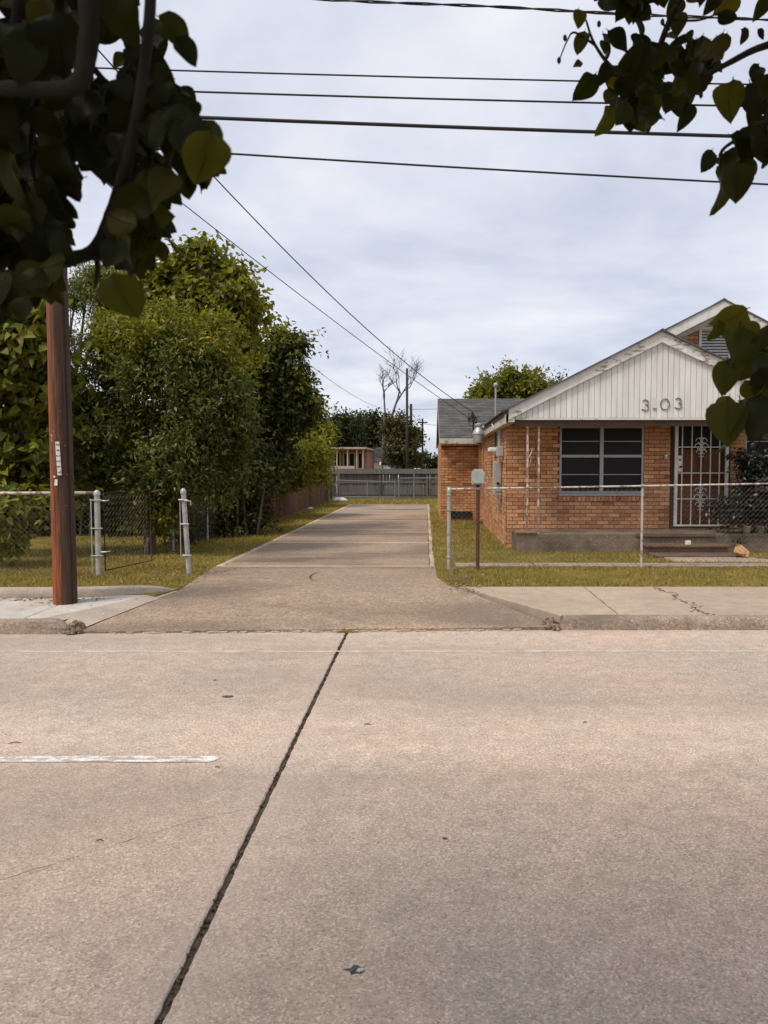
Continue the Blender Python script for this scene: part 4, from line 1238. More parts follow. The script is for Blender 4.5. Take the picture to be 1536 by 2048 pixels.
MB().tube([(.338, 11.28, 1.355), (.765, 11.33, 1.362), (2.0, 11.41, 1.378), (3.237, 11.48, 1.397), (5.1, 11.52, 1.43), (8.3, 11.55, 1.44)], .0135, 8).build('top_rail', M['rusty'], ff, smooth=True)
for x, z in ((.338, 1.355), (3.237, 1.397), (.765, 1.362)):
    MB().tube([(x - .03, 11.28 + (x - .3) * .07, z), (x + .03, 11.285 + (x - .3) * .07, z)], .023, 8).build('rail_clamp', M['galv'], ff)
for z in (.35, .7, 1.05, 1.27): MB().lathe((.338, 11.28, z), [(.037, -.012), (.039, 0), (.037, .012)], 12).build('tension_band', M['galv'], ff)
fabric(ff, (.375, 11.265), (3.237, 11.47), .20, 1.34, 1.385, r=.0022)
fabric(ff, (3.237, 11.47), (6.2, 11.53), .20, 1.385, 1.43, r=.0022)
# grey box on the rusty post
gb = thing('post_box', (.765, 11.33, 1.42), 'weathered grey rounded metal box on top of rusty fence post', 'box')
bm = bmesh.new()
outl = [(-.088, 0), (.088, 0), (.10, .02), (.10, .17), (.06, .225), (-.05, .225), (-.095, .17), (-.098, .02)]
mb_ = MB().prism([(.765 + x, 1.425 + z) for x, z in outl], 11.27, 11.38, 'y')
mb_.build('box_body', M['boxgrey'], gb)
bm.free()
MB().prism([(.765 + x * .82, 1.425 + .02 + z * .82) for x, z in outl], 11.258, 11.269, 'y').build('box_lid', M['boxgrey'], gb)
MB().box((.71, 11.262, 1.412), (.82, 11.375, 1.424)).build('box_base', M['dark'], gb)

lf = thing('chain_link_fence', (-4.55, 10.62, .17), 'chain link fence with grey posts behind the big wooden pole', 'fence')
fence_post(lf, -4.545, 10.62, .1, 1.315, .039, 'post_paint')
fence_post(lf, -6.95, 10.62, .1, 1.315, .03, 'post_paint')
fence_post(lf, -9.4, 10.62, .1, 1.315, .03, 'post_paint')
MB().tube([(-9.5, 10.62, 1.318), (-6.0, 10.62, 1.316), (-4.56, 10.62, 1.322)], .021, 8).build('top_rail', M['rusty'], lf, smooth=True)
MB().box((-4.632, 10.60, .2), (-4.618, 10.606, 1.24)).build('tension_bar', M['galv'], lf)
for z in (.45, .83, 1.22): MB().tube([(-4.64, 10.61, z), (-4.545, 10.568, z), (-4.47, 10.60, z)], .009, 5).build('tension_band', M['galv'], lf)
fabric(lf, (-7.6, 10.62), (-4.62, 10.62), .18, 1.31, 1.31)
# gate standing ajar
gt = thing('chain_link_gate', (-4.47, 10.66, .17), 'low chain link gate swung inward from the grey post', 'gate')
MB().tube([(-4.47, 10.66, .24), (-4.47, 10.66, 1.318), (-4.18, 11.62, 1.335), (-4.17, 11.63, .26), (-4.47, 10.66, .24)], .009, 8).build('gate_frame', M['darkwood'], gt, smooth=True)
fabric(gt, (-4.465, 10.68), (-4.185, 11.60), .26, 1.31, 1.32)
for z in (.5, 1.21): MB().tube([(-4.52, 10.61, z), (-4.44, 10.62, z), (-4.40, 10.66, z + .005)], .011, 5).build('gate_hinge', M['galv'], gt)
# leaning gate post by the driveway
gp = thing('gate_post', (-3.338, 10.78, .17), 'leaning grey gate post with latch hardware beside the driveway', 'post')
fence_post(gp, -3.338, 10.78, .1, 1.335, .035, 'post_paint', (-.065, 0))
for z, k in ((1.22, 1), (.88, 0), (.44, 0)):
    xx = -3.338 - .065 * (z - .1) / 1.235
    MB().tube([(xx - .06, 10.74, z), (xx, 10.733, z), (xx + .06, 10.74, z)], .010, 6).build('post_band', M['galv'], gp)
MB().tube([(-3.46, 10.74, 1.22), (-3.33, 10.735, 1.205), (-3.29, 10.74, 1.20), (-3.288, 10.74, 1.15)], .010, 6).build('latch', M['galv'], gp)
MB().box((-3.45, 10.75, .4), (-3.438, 10.756, 1.2)).build('tension_bar', M['galv'], gp)
# side fence along the driveway: old chain link, half buried in creeper
sf = thing('chain_link_fence', (-4.6, 14, .17), 'overgrown chain link fence under the trees along the driveway', 'fence')
for y in (14.0, 16.0, 17.9, 19.8):
    fence_post(sf, -4.62 + (y - 14) * .03, y, .1, 1.30, .022, 'post_paint', cap=False)
MB().tube([(-4.2, 11.8, 1.3), (-4.62, 14, 1.31), (-4.45, 19.9, 1.31)], .016, 6).build('top_rail', M['rust'], sf, smooth=True)
fabric(sf, (-4.62, 14.0), (-4.45, 19.8), .2, 1.28, 1.28, .06, .0022)

def picket_fence(name, label, p0, p1, z0, h, bw, mat, gap=.006, railside=-1, dogs=False, jit=.03, lean=.01):
    p0, p1 = Vector((*p0, 0)), Vector((*p1, 0)); L = (p1 - p0).length; d = (p1 - p0) / L; nn = Vector((-d.y, d.x, 0))
    t = thing(name, (p0.x, p0.y, z0), label, 'fence')
    X0 = Matrix(((d.x, nn.x, 0, p0.x), (d.y, nn.y, 0, p0.y), (0, 0, 1, z0), (0, 0, 0, 1)))
    u = 0
    while u < L - bw:
        w = bw * rng.uniform(.9, 1.05)
        hh = h + rng.uniform(-jit, jit)
        X = X0 @ Matrix.Translation((u + w / 2, rng.uniform(-.006, .006), 0)) @ Matrix.Rotation(rng.gauss(0, lean), 4, 'Y')
        MB().prism([(-w / 2, 0), (w / 2, 0), (w / 2, hh - .03), (w / 2 - .03, hh), (-w / 2 + .03, hh), (-w / 2, hh - .03)], -.009, .009, 'y').v
        b = MB().prism([(-w / 2, -.03), (w / 2, -.03), (w / 2, hh - .03), (w / 2 - .03, hh), (-w / 2 + .03, hh), (-w / 2, hh - .03)], -.009, .009, 'y')
        b.v = [tuple(X @ Vector(q)) for q in b.v]
        b.build('picket', M[mat], t)
        u += w + gap
    for z in (.22, h * .55, h - .22):
        MB().box((0, min(railside * .012, railside * .05), z - .045), (L, max(railside * .012, railside * .05), z + .045), X0).build('rail', M[mat], t)
    u = .05
    while u < L:
        MB().box((u - .045, min(railside * .052, railside * .14), -.1), (u + .045, max(railside * .052, railside * .14), h - .05), X0).build('post', M[mat], t)
        u += 2.4
    return t
picket_fence('board_fence', 'brown vertical board fence under leaves on the left of the driveway', (-4.44, 20.2), (-4.60, 37.8), .16, 1.40, .145, 'fencewood', railside=1, jit=.05)
bf = picket_fence('board_fence', 'grey weathered board fence across the far end of the driveway', (-12, 39.1), (9.5, 39.1), .17, 1.46, .15, 'greywood', gap=.010, railside=-1)
MB().box((-12, 38.93, 1.41), (9.5, 38.97, 1.66)).build('top_board', M['greywood'], bf)
MB().box((-12, 38.93, .12), (9.5, 38.97, .30)).build('kick_board', M['greywood'], bf)
# low chain link fence and gate just in front of it
lc = thing('chain_link_fence', (-4.2, 37.6, .16), 'low silver pipe fence with gate before the grey back fence', 'fence')
for px in (678, 735, 790, 798, 828, 905):
    p = at(px, 990, 37.6)
    fence_post(lc, p.x, 37.6, .1, 1.42 if px in (678, 828) else 1.12, .032, 'pipe', cap=False)
xa, xb, xc = at(678, 990, 37.6).x, at(790, 990, 37.6).x, at(905, 990, 37.6).x
MB().tube([(xa, 37.6, 1.10), (xb, 37.6, 1.02)], .02, 6).build('top_rail', M['pipe'], lc)
MB().tube([(at(798, 0, 37.6).x, 37.6, 1.20), (xc, 37.6, 1.22)], .022, 6).build('top_rail', M['pipe'], lc)
MB().tube([(xa, 37.6, .28), (xb, 37.6, .27)], .022, 6).build('bottom_rail', M['pipe'], lc)
fabric(lc, (xa, 37.6), (xc, 37.6), .2, 1.05, 1.1, .08, .0025)
# pipe with pale box at the corner
wp = thing('meter_pedestal', (at(653, 1000, 36).x, 36, .16), 'thin grey pipe with white box top at the fence corner', 'meter post')
p = at(653, 908, 36)
MB().tube([(p.x, 36, .1), (p.x, 36, p.z - .1)], .045, 8).build('pipe', M['galv'], wp)
MB().bevbox((p.x - .12, 35.9, p.z - .16), (p.x + .12, 36.1, p.z + .10), .03).build('box', M['white'], wp)
MB().tube([(p.x + .1, 36, .1), (p.x + .1, 36, p.z - .15)], .025, 6).build('pipe', M['galv'], wp)

# ---------------------------------------------------------------- buildings beyond
shd = thing('brick_shed', (-6.2, 48, .15), 'low pinkish brick building with white pipe porch behind the back fence', 'building')
xl, xr, xe = at(648, 0, 48).x - 2, at(724, 0, 48).x, at(745, 0, 54).x
zt_s = at(700, 896, 48).z
b = MB().prism([(xl, 50.5), (xr, 50.5), (xe, 54), (xl, 54)], .15, zt_s - .06, 'z'); b.build('wall', M['pinkbrick'], shd)
MB().prism([(xl - .2, 47.8), (xr + .12, 47.8), (xe + .15, 54.2), (xl - .2, 54.2)], zt_s - .058, zt_s + .05, 'z').build('roof', M['dullwhite'], shd)
for px in (668, 690, 709, 722):
    x = at(px, 0, 48).x
    MB().tube([(x, 48, .15), (x, 48, zt_s - .06)], .045, 8).build('porch_post', M['dullwhite'], shd)
for (pa, pb_) in ((660, 676), (680, 706), (710, 722)):
    x0, x1 = at(pa, 0, 50.4).x, at(pb_, 0, 50.4).x
    w = MB()
    for lo, hi in (((x0, 1.6), (x0 + .09, 2.75)), ((x1 - .09, 1.6), (x1, 2.75)), ((x0 + .09, 2.66), (x1 - .09, 2.75)), ((x0 + .09, 1.6), (x1 - .09, 1.72))):
        w.box((lo[0], 50.40, lo[1]), (hi[0], 50.498, hi[1]))
    w = w.build('window', M['dullwhite'], shd)
    MB().box((x0 + .09, 50.44, 1.72), (x1 - .09, 50.46, 2.66)).build('pane', M['dark'], w)
    k = max(1, int((x1 - x0) / .35))
    for i in range(1, k):
        x = x0 + (x1 - x0) * i / k
        MB().box((x - .03, 50.41, 1.72), (x + .03, 50.438, 2.66)).build('mullion', M['dullwhite'], w)
MB().box((at(655, 0, 47.9).x, 47.86, 1.62), (at(704, 0, 47.9).x, 47.92, 1.84)).build('railing_panel', M['dullwhite'], shd)
bh = thing('beige_house', (-3, 62, .15), 'small cream house with grey roof beyond the back fence', 'house')
xl, xr = at(742, 0, 62).x, at(771, 0, 62).x
MB().box((xl, 62, .15), (xr, 68, at(0, 921, 62).z)).build('wall', M['cream'], bh)
z0, z1 = at(0, 921, 62).z, at(0, 911, 62).z
MB().prism([(61.6, z0 - .05), (65, z1 + .8), (68.4, z0 - .05)], xl - .3, xr + .3, 'x').build('roof', M['shingle'], bh)
w = MB().box((xl + .62, 61.95, 1.9), (xl + .80, 61.99, z0 - .08)).build('window', M['dark'], bh)
# white vehicle, only its roof shows
vx = at(780, 0, 55).x
car = thing('white_car', (vx, 55, .15), 'white vehicle with rounded roof showing just over the back fence', 'car')
prof = [(-2.1, .45), (-2.15, .9), (-1.75, 1.15), (-.95, 1.25), (-.45, 1.78), (-.1, 2.0), (.9, 2.02), (1.5, 1.9), (1.95, 1.3), (2.1, 1.1), (2.1, .45)]
MB().prism([(y * 1.0, z) for y, z in prof], -.80, .80, 'x')
cb = MB(); cb.prism([(55 + y, .15 + z) for y, z in prof], vx - .82, vx + .82, 'x'); cb.build('body', M['white'], car)
MB().prism([(55 - .40, 1.98), (55 - .14, 2.14), (55 - .2, 2.16), (55 - .50, 1.96)], vx - .7, vx + .7, 'x').build('windscreen', M['screen'], car)
for y in (-1.35, 1.3):
    for sx_ in (-1, 1):
        w = MB().tube([(vx + sx_ * .66, 55 + y, .47), (vx + sx_ * .86, 55 + y, .47)], .32, 16).build('wheel', M['rubber'], car)
for sx_ in (-1, 1): MB().bevbox((vx + sx_ * .6 - .15, 52.84, .95), (vx + sx_ * .6 + .15, 52.9, 1.1), .02).build('headlight', M['paper'], car)
# white house at the left edge
wh = thing('white_house', (-9.28, 17, .15), 'white clapboard house corner showing at the left edge behind leaves', 'house')
wx = -9.30
for i in range(17):
    z = .45 + i * .15
    MB().prism([(17.0 + 0, z), (17.0 - .018, z), (17.0 - .004, z + .148), (17, z + .148)], -15, wx, 'x').build('clapboard', M['white'], wh)
MB().box((-15, 17.004, .15), (wx, 25, 3.0)).build('wall', M['white'], wh)
MB().box((wx - .1, 16.965, .3), (wx + .02, 16.98, 2.98)).build('corner_trim', M['white'], wh)
MB().prism([(-15.3, 2.98), (-8.95, 2.98), (-8.95, 3.10), (-12.1, 4.9), (-15.3, 3.1)], 16.7, 25.3, 'y').build('roof', M['shingle'], wh)
MB().box((-15.3, 16.66, 2.90), (-8.93, 16.695, 3.08)).build('fascia', M['fascia'], wh)
MB().box((-8.945, 16.7, 2.90), (-8.92, 25.3, 3.08)).build('fascia', M['fascia'], wh)

# ---------------------------------------------------------------- small things lying about
def blob(c, rx, ry, h, mat, name, label, cat, group=None, n=14, rag=.3, seed=1):
    rg = random.Random(seed); m = MB(); m.v.append((0, 0, h)); 
    rr = [1 + rg.uniform(-rag, rag) for _ in range(n)]
    for k, (s_, z) in enumerate(((.6, h * .85), (1, h * .3), (1.02, -.002))):
        for j in range(n):
            a = 2 * math.pi * j / n
            m.v.append((rx * s_ * rr[j] * math.cos(a), ry * s_ * rr[j] * math.sin(a), z * rg.uniform(.7, 1.1) if z > 0 else z))
    for j in range(n): m.f.append((0, 1 + j, 1 + (j + 1) % n))
    for k in (0, 1):
        for j in range(n):
            a, b = 1 + k * n + j, 1 + k * n + (j + 1) % n
            m.f.append((a, a + n, b + n, b))
    o = m.build(name, M[mat], None)
    o.location = c
    return tag(o, label, cat, group)
blob((-.235, 2.45, .0), .030, .020, .006, 'tar', 'flattened_scrap', 'small crushed blackish scrap on the pale road in the foreground', 'scrap', rag=.45, seed=3)
blob((-.215, 2.44, .006), .012, .008, .004, 'boxgrey', 'scrap_foil', 'tiny shiny flake on the crushed black scrap', 'scrap', rag=.4, seed=5)
blob((-1.435, 5.50, .0), .043, .034, .005, 'tar', 'tar_spot', 'dark oval spot on the road left of the joint', 'spot', rag=.2, seed=4)
blob((.085, 3.35, 0), .012, .01, .006, 'tar', 'pebble', 'small dark pebble on the right of the road', 'pebble', seed=9)
blob((-4.08, 36.2, .16), .34, .2, .17, 'paper', 'white_sheet', 'crumpled white sheet lying on grass at the driveway end', 'plastic sheet', rag=.25, seed=6)
blob((-4.3, 28.6, .17), .12, .08, .06, 'paper', 'paper_litter', 'small white litter on the grass beside the brown fence', 'litter', seed=8)
tg = 0
for (px, py, L, an, nm) in ((30, 1487, .075, 12, 'twig on the road at the left edge'), (735, 1450, .05, -4, 'small dark twig on the pale band of road'), (1170, 1446, .03, 20, 'short twig on the right side of the road'), (430, 1362, .03, 10, 'tiny twig above the dark oval road spot'), (435, 1536, .035, -25, 'short twig beside the end of the white dash'), (200, 1683, .03, 5, 'tiny brown twig on the lower left road')):
    xc, yc = (px - CX) / FPX, -(py - CY) / FPX
    t = -EYE / (yc * _c - _s); c = Vector((xc * t, t * (yc * _s + _c), .004))
    d = Vector((math.cos(R(an)), math.sin(R(an)), 0)) * L / 2
    o = MB().tube([-d, Vector((0, .004, .004)), d], [.002, .0035, .0015], 5).build('twig', M['twig'], None); o.location = c
    tag(o, nm, 'twig', 'twigs on the road')
# weeds in the gutter where the joint meets the kerb line
# card by the steps, paper on the step
cd = MB()
cd.add([(5.10, 12.66, .24), (5.34, 12.60, .20), (5.42, 12.72, .30), (5.30, 12.86, .44), (5.20, 12.80, .47), (5.12, 12.76, .38)], [(0, 1, 2, 5), (5, 2, 3, 4)])
cd.add([(5.04, 12.62, .31), (5.22, 12.55, .26), (5.30, 12.62, .36), (5.12, 12.74, .41)], [(0, 1, 2, 3)])
o = cd.build('cardboard', M['card'], None, loc=(5.2, 12.68, .2)); tag(o, 'torn tan cardboard leaning on the right end of the steps', 'cardboard')
o.scale = (.78, .78, .78)
sm = o.modifiers.new('thickness', 'SOLIDIFY'); sm.thickness = .006
o = MB().bevbox((-.045, -.03, 0), (.045, .03, .07), .006).build('paper_cup', M['paper'], None); o.location = (4.52, 13.22, .345); tag(o, 'small crumpled white paper on the upper porch step', 'paper')
# ---------------------------------------------------------------- foliage
def unit_rand(n):
    v = NR.normal(size=(n, 3)); return v / np.linalg.norm(v, axis=1)[:, None]
def leaf_cloud(blobs, n, length, width, clump=.18, per=14, shell=.55, droop=.35, up=.55, lobed=False):
    """n leaf faces gathered in sprays through the outer part of a set of ellipsoids (centre, rx, ry, rz)"""
    C = np.array([b[0] for b in blobs], dtype=float)
    Rr = np.array([b[1:4] for b in blobs], dtype=float)
    w = (Rr[:, 0] * Rr[:, 2]) ** 1.0; w /= w.sum()
    ns = max(1, n // per)
    bi = NR.choice(len(blobs), ns, p=w)
    nb = 16                                    # boughs: sprays gather round them and leave gaps between
    bd = unit_rand(nb * len(blobs)).reshape(len(blobs), nb, 3); bd[..., 2] += .15
    bl_ = NR.uniform(.50, 1.22, (len(blobs), nb))
    ki = NR.integers(0, nb, ns)
    d = bd[bi, ki] + NR.normal(0, .24, (ns, 3)); d /= np.linalg.norm(d, axis=1)[:, None]
    rad = bl_[bi, ki] * (shell + (1 - shell) * NR.random(ns) ** .6)
    rad *= 1 + NR.normal(0, .10, ns)
    sc_ = C[bi] + d * Rr[bi] * rad[:, None]
    ext = NR.random(ns) < .11                  # long shoots that break the outline
    sc_[ext] += (d * Rr[bi] * NR.uniform(.05, .34, (ns, 1)))[ext]
    out = d * 1.0
    tip = out + np.array([0, 0, up * .5]) + NR.normal(0, .5, (ns, 3))
    tip /= np.linalg.norm(tip, axis=1)[:, None]
    k = np.repeat(np.arange(ns), per); N = len(k)
    t = NR.random(N)
    el = np.where(ext, 1.9, 1.0)[k][:, None]
    base = sc_[k] + tip[k] * (t[:, None] * 2 - 1) * clump * el + NR.normal(0, 1, (N, 3)) * (clump * .33 / el)
    D = tip[k] * .55 + NR.normal(0, .6, (N, 3)) + np.array([0, 0, -droop])
    D /= np.linalg.norm(D, axis=1)[:, None]
    Nn = out[k] * .45 + np.array([0, 0, up]) + NR.normal(0, .45, (N, 3))
    W = np.cross(D, Nn); W /= (np.linalg.norm(W, axis=1)[:, None] + 1e-9)
    Nn = np.cross(W, D)
    L = length * NR.uniform(.65, 1.25, N)[:, None]; Wd = width * NR.uniform(.7, 1.2, N)[:, None]
    fold = Nn * Wd * .22
    V = np.empty((N, 4, 3))
    V[:, 0] = base
    V[:, 1] = base + D * L * .42 - W * Wd * .5 + fold
    V[:, 2] = base + D * L - Nn * L * .12
    V[:, 3] = base + D * L * .42 + W * Wd * .5 + fold
    return V.reshape(-1, 3)
def leaf_cloud6(*a, **k):
    """broader leaves folded along the midrib"""
    V = leaf_cloud(*a, **k).reshape(-1, 4, 3)
    b, l, t, r_ = V[:, 0], V[:, 1], V[:, 2], V[:, 3]
    O = np.empty((len(V), 6, 3))
    O[:, 0] = b; O[:, 1] = l * 1.05 + b * .25 - t * .30; O[:, 2] = l * .78 + t * .22; O[:, 3] = t; O[:, 4] = r_ * .78 + t * .22; O[:, 5] = r_ * 1.05 + b * .25 - t * .30
    return O
def B(px, py, rp, Y, sx=1.0, sz=1.0, sy=1.0):
    c = at(px, py, Y); r_ = rp * Y / FPX
    return ((c.x, c.y, c.z), r_ * sx, r_ * sy, r_ * sz)
def limbs(parent, base, blobs, r0, mat, name='trunk', fork=.45, wander=.12):
    m = MB(); base = Vector(base)
    cs = [Vector(b[0]) for b in blobs]
    mean = sum(cs, Vector()) / len(cs)
    f = base.lerp(mean, fork); f.x = base.x * .6 + f.x * .4; f.y = base.y * .6 + f.y * .4
    m.tube([base - Vector((0, 0, .1)), base.lerp(f, .5) + Vector((rng.uniform(-1, 1) * wander * .4, 0, 0)), f], [r0 * 1.15, r0 * .9, r0 * .75], 9)
    t = m.build(name, M[mat], parent, smooth=True)
    m = MB()
    for c, b_r in zip(cs, [b[1] for b in blobs]):
        a = f + Vector((0, 0, -.1))
        mid = a.lerp(c, .5) + Vector((rng.uniform(-1, 1), rng.uniform(-1, 1), rng.uniform(0, 1))) * wander
        m.tube([a, mid, c], [r0 * .5, r0 * .33, r0 * .12], 6)
        for _ in range(4):
            e_ = c + Vector((rng.gauss(0, 1), rng.gauss(0, 1), rng.gauss(.2, .8))) * min(.22, .35 * b_r)
            m.tube([mid.lerp(c, rng.uniform(.3, 1)), e_], [r0 * .15, r0 * .04], 4)
    m.build('limb', M[mat], parent, smooth=True)
    return t
def tree(name, label, cat, base, blobs, n, L, W, mat, trunk_r, bark='bark', young=None, kind=4, group=None, per=14, clump=.18, **kw):
    t = thing(name, base, label, cat, group)
    f = leaf_cloud if kind == 4 else leaf_cloud6
    mk = (lambda nm, V, m_: np_mesh(nm, V, 4, M[m_], t)) if kind == 4 else (lambda nm, V, m_: np_leaves(nm, V, M[m_], t))
    mk('crown', f(blobs, n, L, W, clump=clump, per=per, **kw), mat)
    if young: mk('young_leaves', f(young[0], young[1], L, W, clump=clump, per=per, **kw), young[2])
    limbs(t, base, blobs + (young[0] if young else []), trunk_r, bark)
    return t

# the big dense tree behind the left fence
Y = 13.6
tree('dense_tree', 'big dense dark green tree with yellow new growth behind the gate', 'tree', (-4.87, 13.5, .16),
     [B(245, 705, 85, Y), B(370, 720, 85, Y), B(205, 800, 75, Y), B(320, 800, 110, Y - .1), B(425, 790, 78, Y), B(225, 895, 85, Y), B(340, 895, 100, Y - .2), B(440, 900, 75, Y), B(480, 840, 48, Y), B(300, 955, 60, Y), B(410, 955, 55, Y), B(190, 950, 55, Y + .3)],
     62000, .105, .036, 'leaf_dark', .10, young=([B(300, 650, 62, Y, 1.2, .7), B(395, 662, 50, Y, 1.2, .7), B(225, 668, 45, Y, 1.1, .7), B(455, 735, 42, Y, 1, .6), B(330, 685, 62, Y - .45, 1.3, .6), B(400, 690, 45, Y - .4, 1.2, .6), B(240, 690, 45, Y - .4, 1.2, .6)], 9500, 'leaf_young'), droop=.3, up=.6)
Y = 13.4
tree('sapling', 'small leafy sapling with bare reddish trunk behind the low gate', 'small tree', (-4.80, 13.2, .16),
     [B(305, 1015, 42, Y), B(330, 1040, 28, Y), B(285, 1035, 25, Y)], 2600, .10, .04, 'leaf_mid', .042, group=None)
Y = 16.2
tree('mulberry_tree', 'taller light green tree rising behind the dense dark one', 'tree', (-5.0, 16.3, .16),
     [B(345, 575, 55, Y), B(395, 555, 55, Y), B(445, 590, 58, Y), B(470, 645, 45, Y), B(490, 610, 25, Y), B(420, 650, 60, Y), B(300, 590, 45, Y), B(465, 560, 22, Y), B(385, 525, 25, Y), B(450, 700, 50, Y)],
     15000, .15, .105, 'leaf_mid', .13, kind=6, droop=.5, clump=.25, per=10)
Y = 18.6
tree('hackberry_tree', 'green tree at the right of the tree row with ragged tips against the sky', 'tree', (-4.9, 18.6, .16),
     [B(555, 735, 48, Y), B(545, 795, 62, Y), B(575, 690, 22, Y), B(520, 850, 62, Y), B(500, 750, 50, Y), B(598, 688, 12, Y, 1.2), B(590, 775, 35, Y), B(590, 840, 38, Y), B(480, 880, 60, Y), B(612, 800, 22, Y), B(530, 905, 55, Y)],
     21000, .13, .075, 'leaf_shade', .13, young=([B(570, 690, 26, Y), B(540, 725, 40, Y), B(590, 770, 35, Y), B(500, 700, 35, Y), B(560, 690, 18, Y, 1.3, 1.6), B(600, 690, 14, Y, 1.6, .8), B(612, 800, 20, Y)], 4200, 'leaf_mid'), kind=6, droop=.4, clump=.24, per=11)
Y = 24.0
tree('sumac_shrub', 'yellow green leafy shrub spilling over the brown board fence', 'shrub', (-5.1, 24, .16),
     [B(575, 880, 45, Y), B(605, 915, 42, Y), B(560, 900, 48, Y - 1.5), B(555, 935, 48, Y), B(535, 905, 45, Y), B(622, 900, 28, Y), B(595, 955, 22, Y), B(540, 965, 30, Y)],
     15000, .17, .07, 'leaf_sumac', .07, droop=.5, clump=.28, per=14)
Y = 30
tree('hedge_tree', 'dull green tree farthest back in the driveway tree row', 'tree', (-6.2, 30, .16),
     [B(600, 850, 42, Y), B(625, 865, 32, Y), B(630, 905, 30, Y), B(640, 830, 14, Y), B(605, 905, 45, Y), B(650, 880, 16, Y), B(632, 945, 26, Y)], 13000, .17, .08, 'leaf_sumac', .10, droop=.3, clump=.28)
# palm-like tuft at the corner of the board fence
pt = thing('yucca', (at(640, 1000, 35).x, 35, .16), 'strappy yellow green plant at the far end of the brown fence', 'plant')
V = []
for i in range(90):
    a = rng.random() * 6.28; el = rng.uniform(.0, 1.3); L_ = rng.uniform(.5, 1.0)
    c = Vector((at(645, 1000, 35).x + rng.gauss(0, .2), 35 + rng.gauss(0, .2), .9 + rng.uniform(-.5, .5)))
    d = Vector((math.cos(a) * math.cos(el), math.sin(a) * math.cos(el), math.sin(el))); s_ = Vector((-math.sin(a), math.cos(a), 0)) * .025
    p1 = c + d * L_ * .55; p2 = c + d * L_ - Vector((0, 0, L_ * .35))
    V += [c - s_ * .5, p1 - s_, p2, p1 + s_]
np_mesh('blades', np.array(V), 4, M['leaf_broad'], pt)
MB().tube([(pt.location.x, 35, .1), (pt.location.x, 35, .9)], .07, 8).build('stem', M['bark'], pt)
# the broad-leaved tree at the left edge
Y = 12.9
tree('catalpa_tree', 'bright broad leaved tree left of the big wooden pole', 'tree', (-7.35, 13.0, .16),
     [B(25, 690, 62, Y), B(95, 680, 55, Y), B(-40, 740, 70, Y), B(30, 760, 45, Y), B(100, 765, 50, Y), B(60, 925, 40, Y), B(110, 905, 40, Y), B(15, 925, 30, Y), B(125, 965, 30, Y), B(-60, 850, 60, Y), B(20, 960, 30, Y)],
     6200, .175, .145, 'leaf_broad', .09, kind=6, droop=.75, up=.5, clump=.30, per=7)
tree('fence_shrub', 'leafy shrub pressed against the chain link at the left edge', 'shrub', (-6.6, 11.6, .16),
     [B(10, 1035, 40, 11.6), B(50, 1010, 32, 11.6), B(-40, 1000, 60, 11.6), B(20, 1080, 30, 11.6)], 1500, .13, .085, 'leaf_mid', .04, kind=6, droop=.5, clump=.2, per=8)
Y = 20
tree('feathery_tree', 'fine leaved darker tree high behind the pole', 'tree', (-9.4, 20, .16),
     [B(175, 575, 42, Y), B(150, 600, 30, Y), B(200, 610, 38, Y), B(225, 570, 35, Y), B(10, 660, 38, Y), B(25, 705, 45, Y), B(110, 700, 50, Y), B(-30, 640, 50, Y)], 26000, .10, .03, 'leaf_dark', .14, per=16, clump=.25)
# undergrowth that closes the view below the crowns
Yb = 17.2
ug = thing('hedge', (-8, Yb, .16), 'dark unkempt hedge filling the shade below the left trees', 'hedge')
bl = [B(px, py, 62, Yb + (i % 3) * .5) for i, (px, py) in enumerate([(x, y) for y in (860, 930, 1000, 1050) for x in range(60, 545, 62)])]
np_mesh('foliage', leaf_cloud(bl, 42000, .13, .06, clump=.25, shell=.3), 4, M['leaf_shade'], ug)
m = MB()
for i in range(26):
    x = -9.3 + i * .22
    m.tube([(x, Yb, .1), (x + rng.uniform(-.2, .2), Yb, 1.2), (x + rng.uniform(-.4, .4), Yb, 2.2)], [.035, .025, .01], 5)
m.build('stem', M['bark'], ug)
cr = thing('creeper', (-4.6, 15.5, .16), 'dark creeper smothering the chain link fence by the driveway', 'creeper')
bl = []
for i in range(16):
    y = 13.9 + i * .42
    bl.append(((-4.85 + (y - 14) * .03 + rng.uniform(-.15, .1), y, .75 + rng.uniform(-.3, .45)), .34, .36, .5))
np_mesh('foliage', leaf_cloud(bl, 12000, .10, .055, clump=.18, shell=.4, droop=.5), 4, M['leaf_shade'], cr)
m = MB()
for i in range(30):
    y = 13.9 + i * .22
    m.tube([(-4.7 + (y - 14) * .03, y, .1), (-4.66 + (y - 14) * .03 + rng.uniform(-.1, .1), y + rng.uniform(-.3, .3), 1.2)], [.014, .006], 4)
m.build('stem', M['bark'], cr)
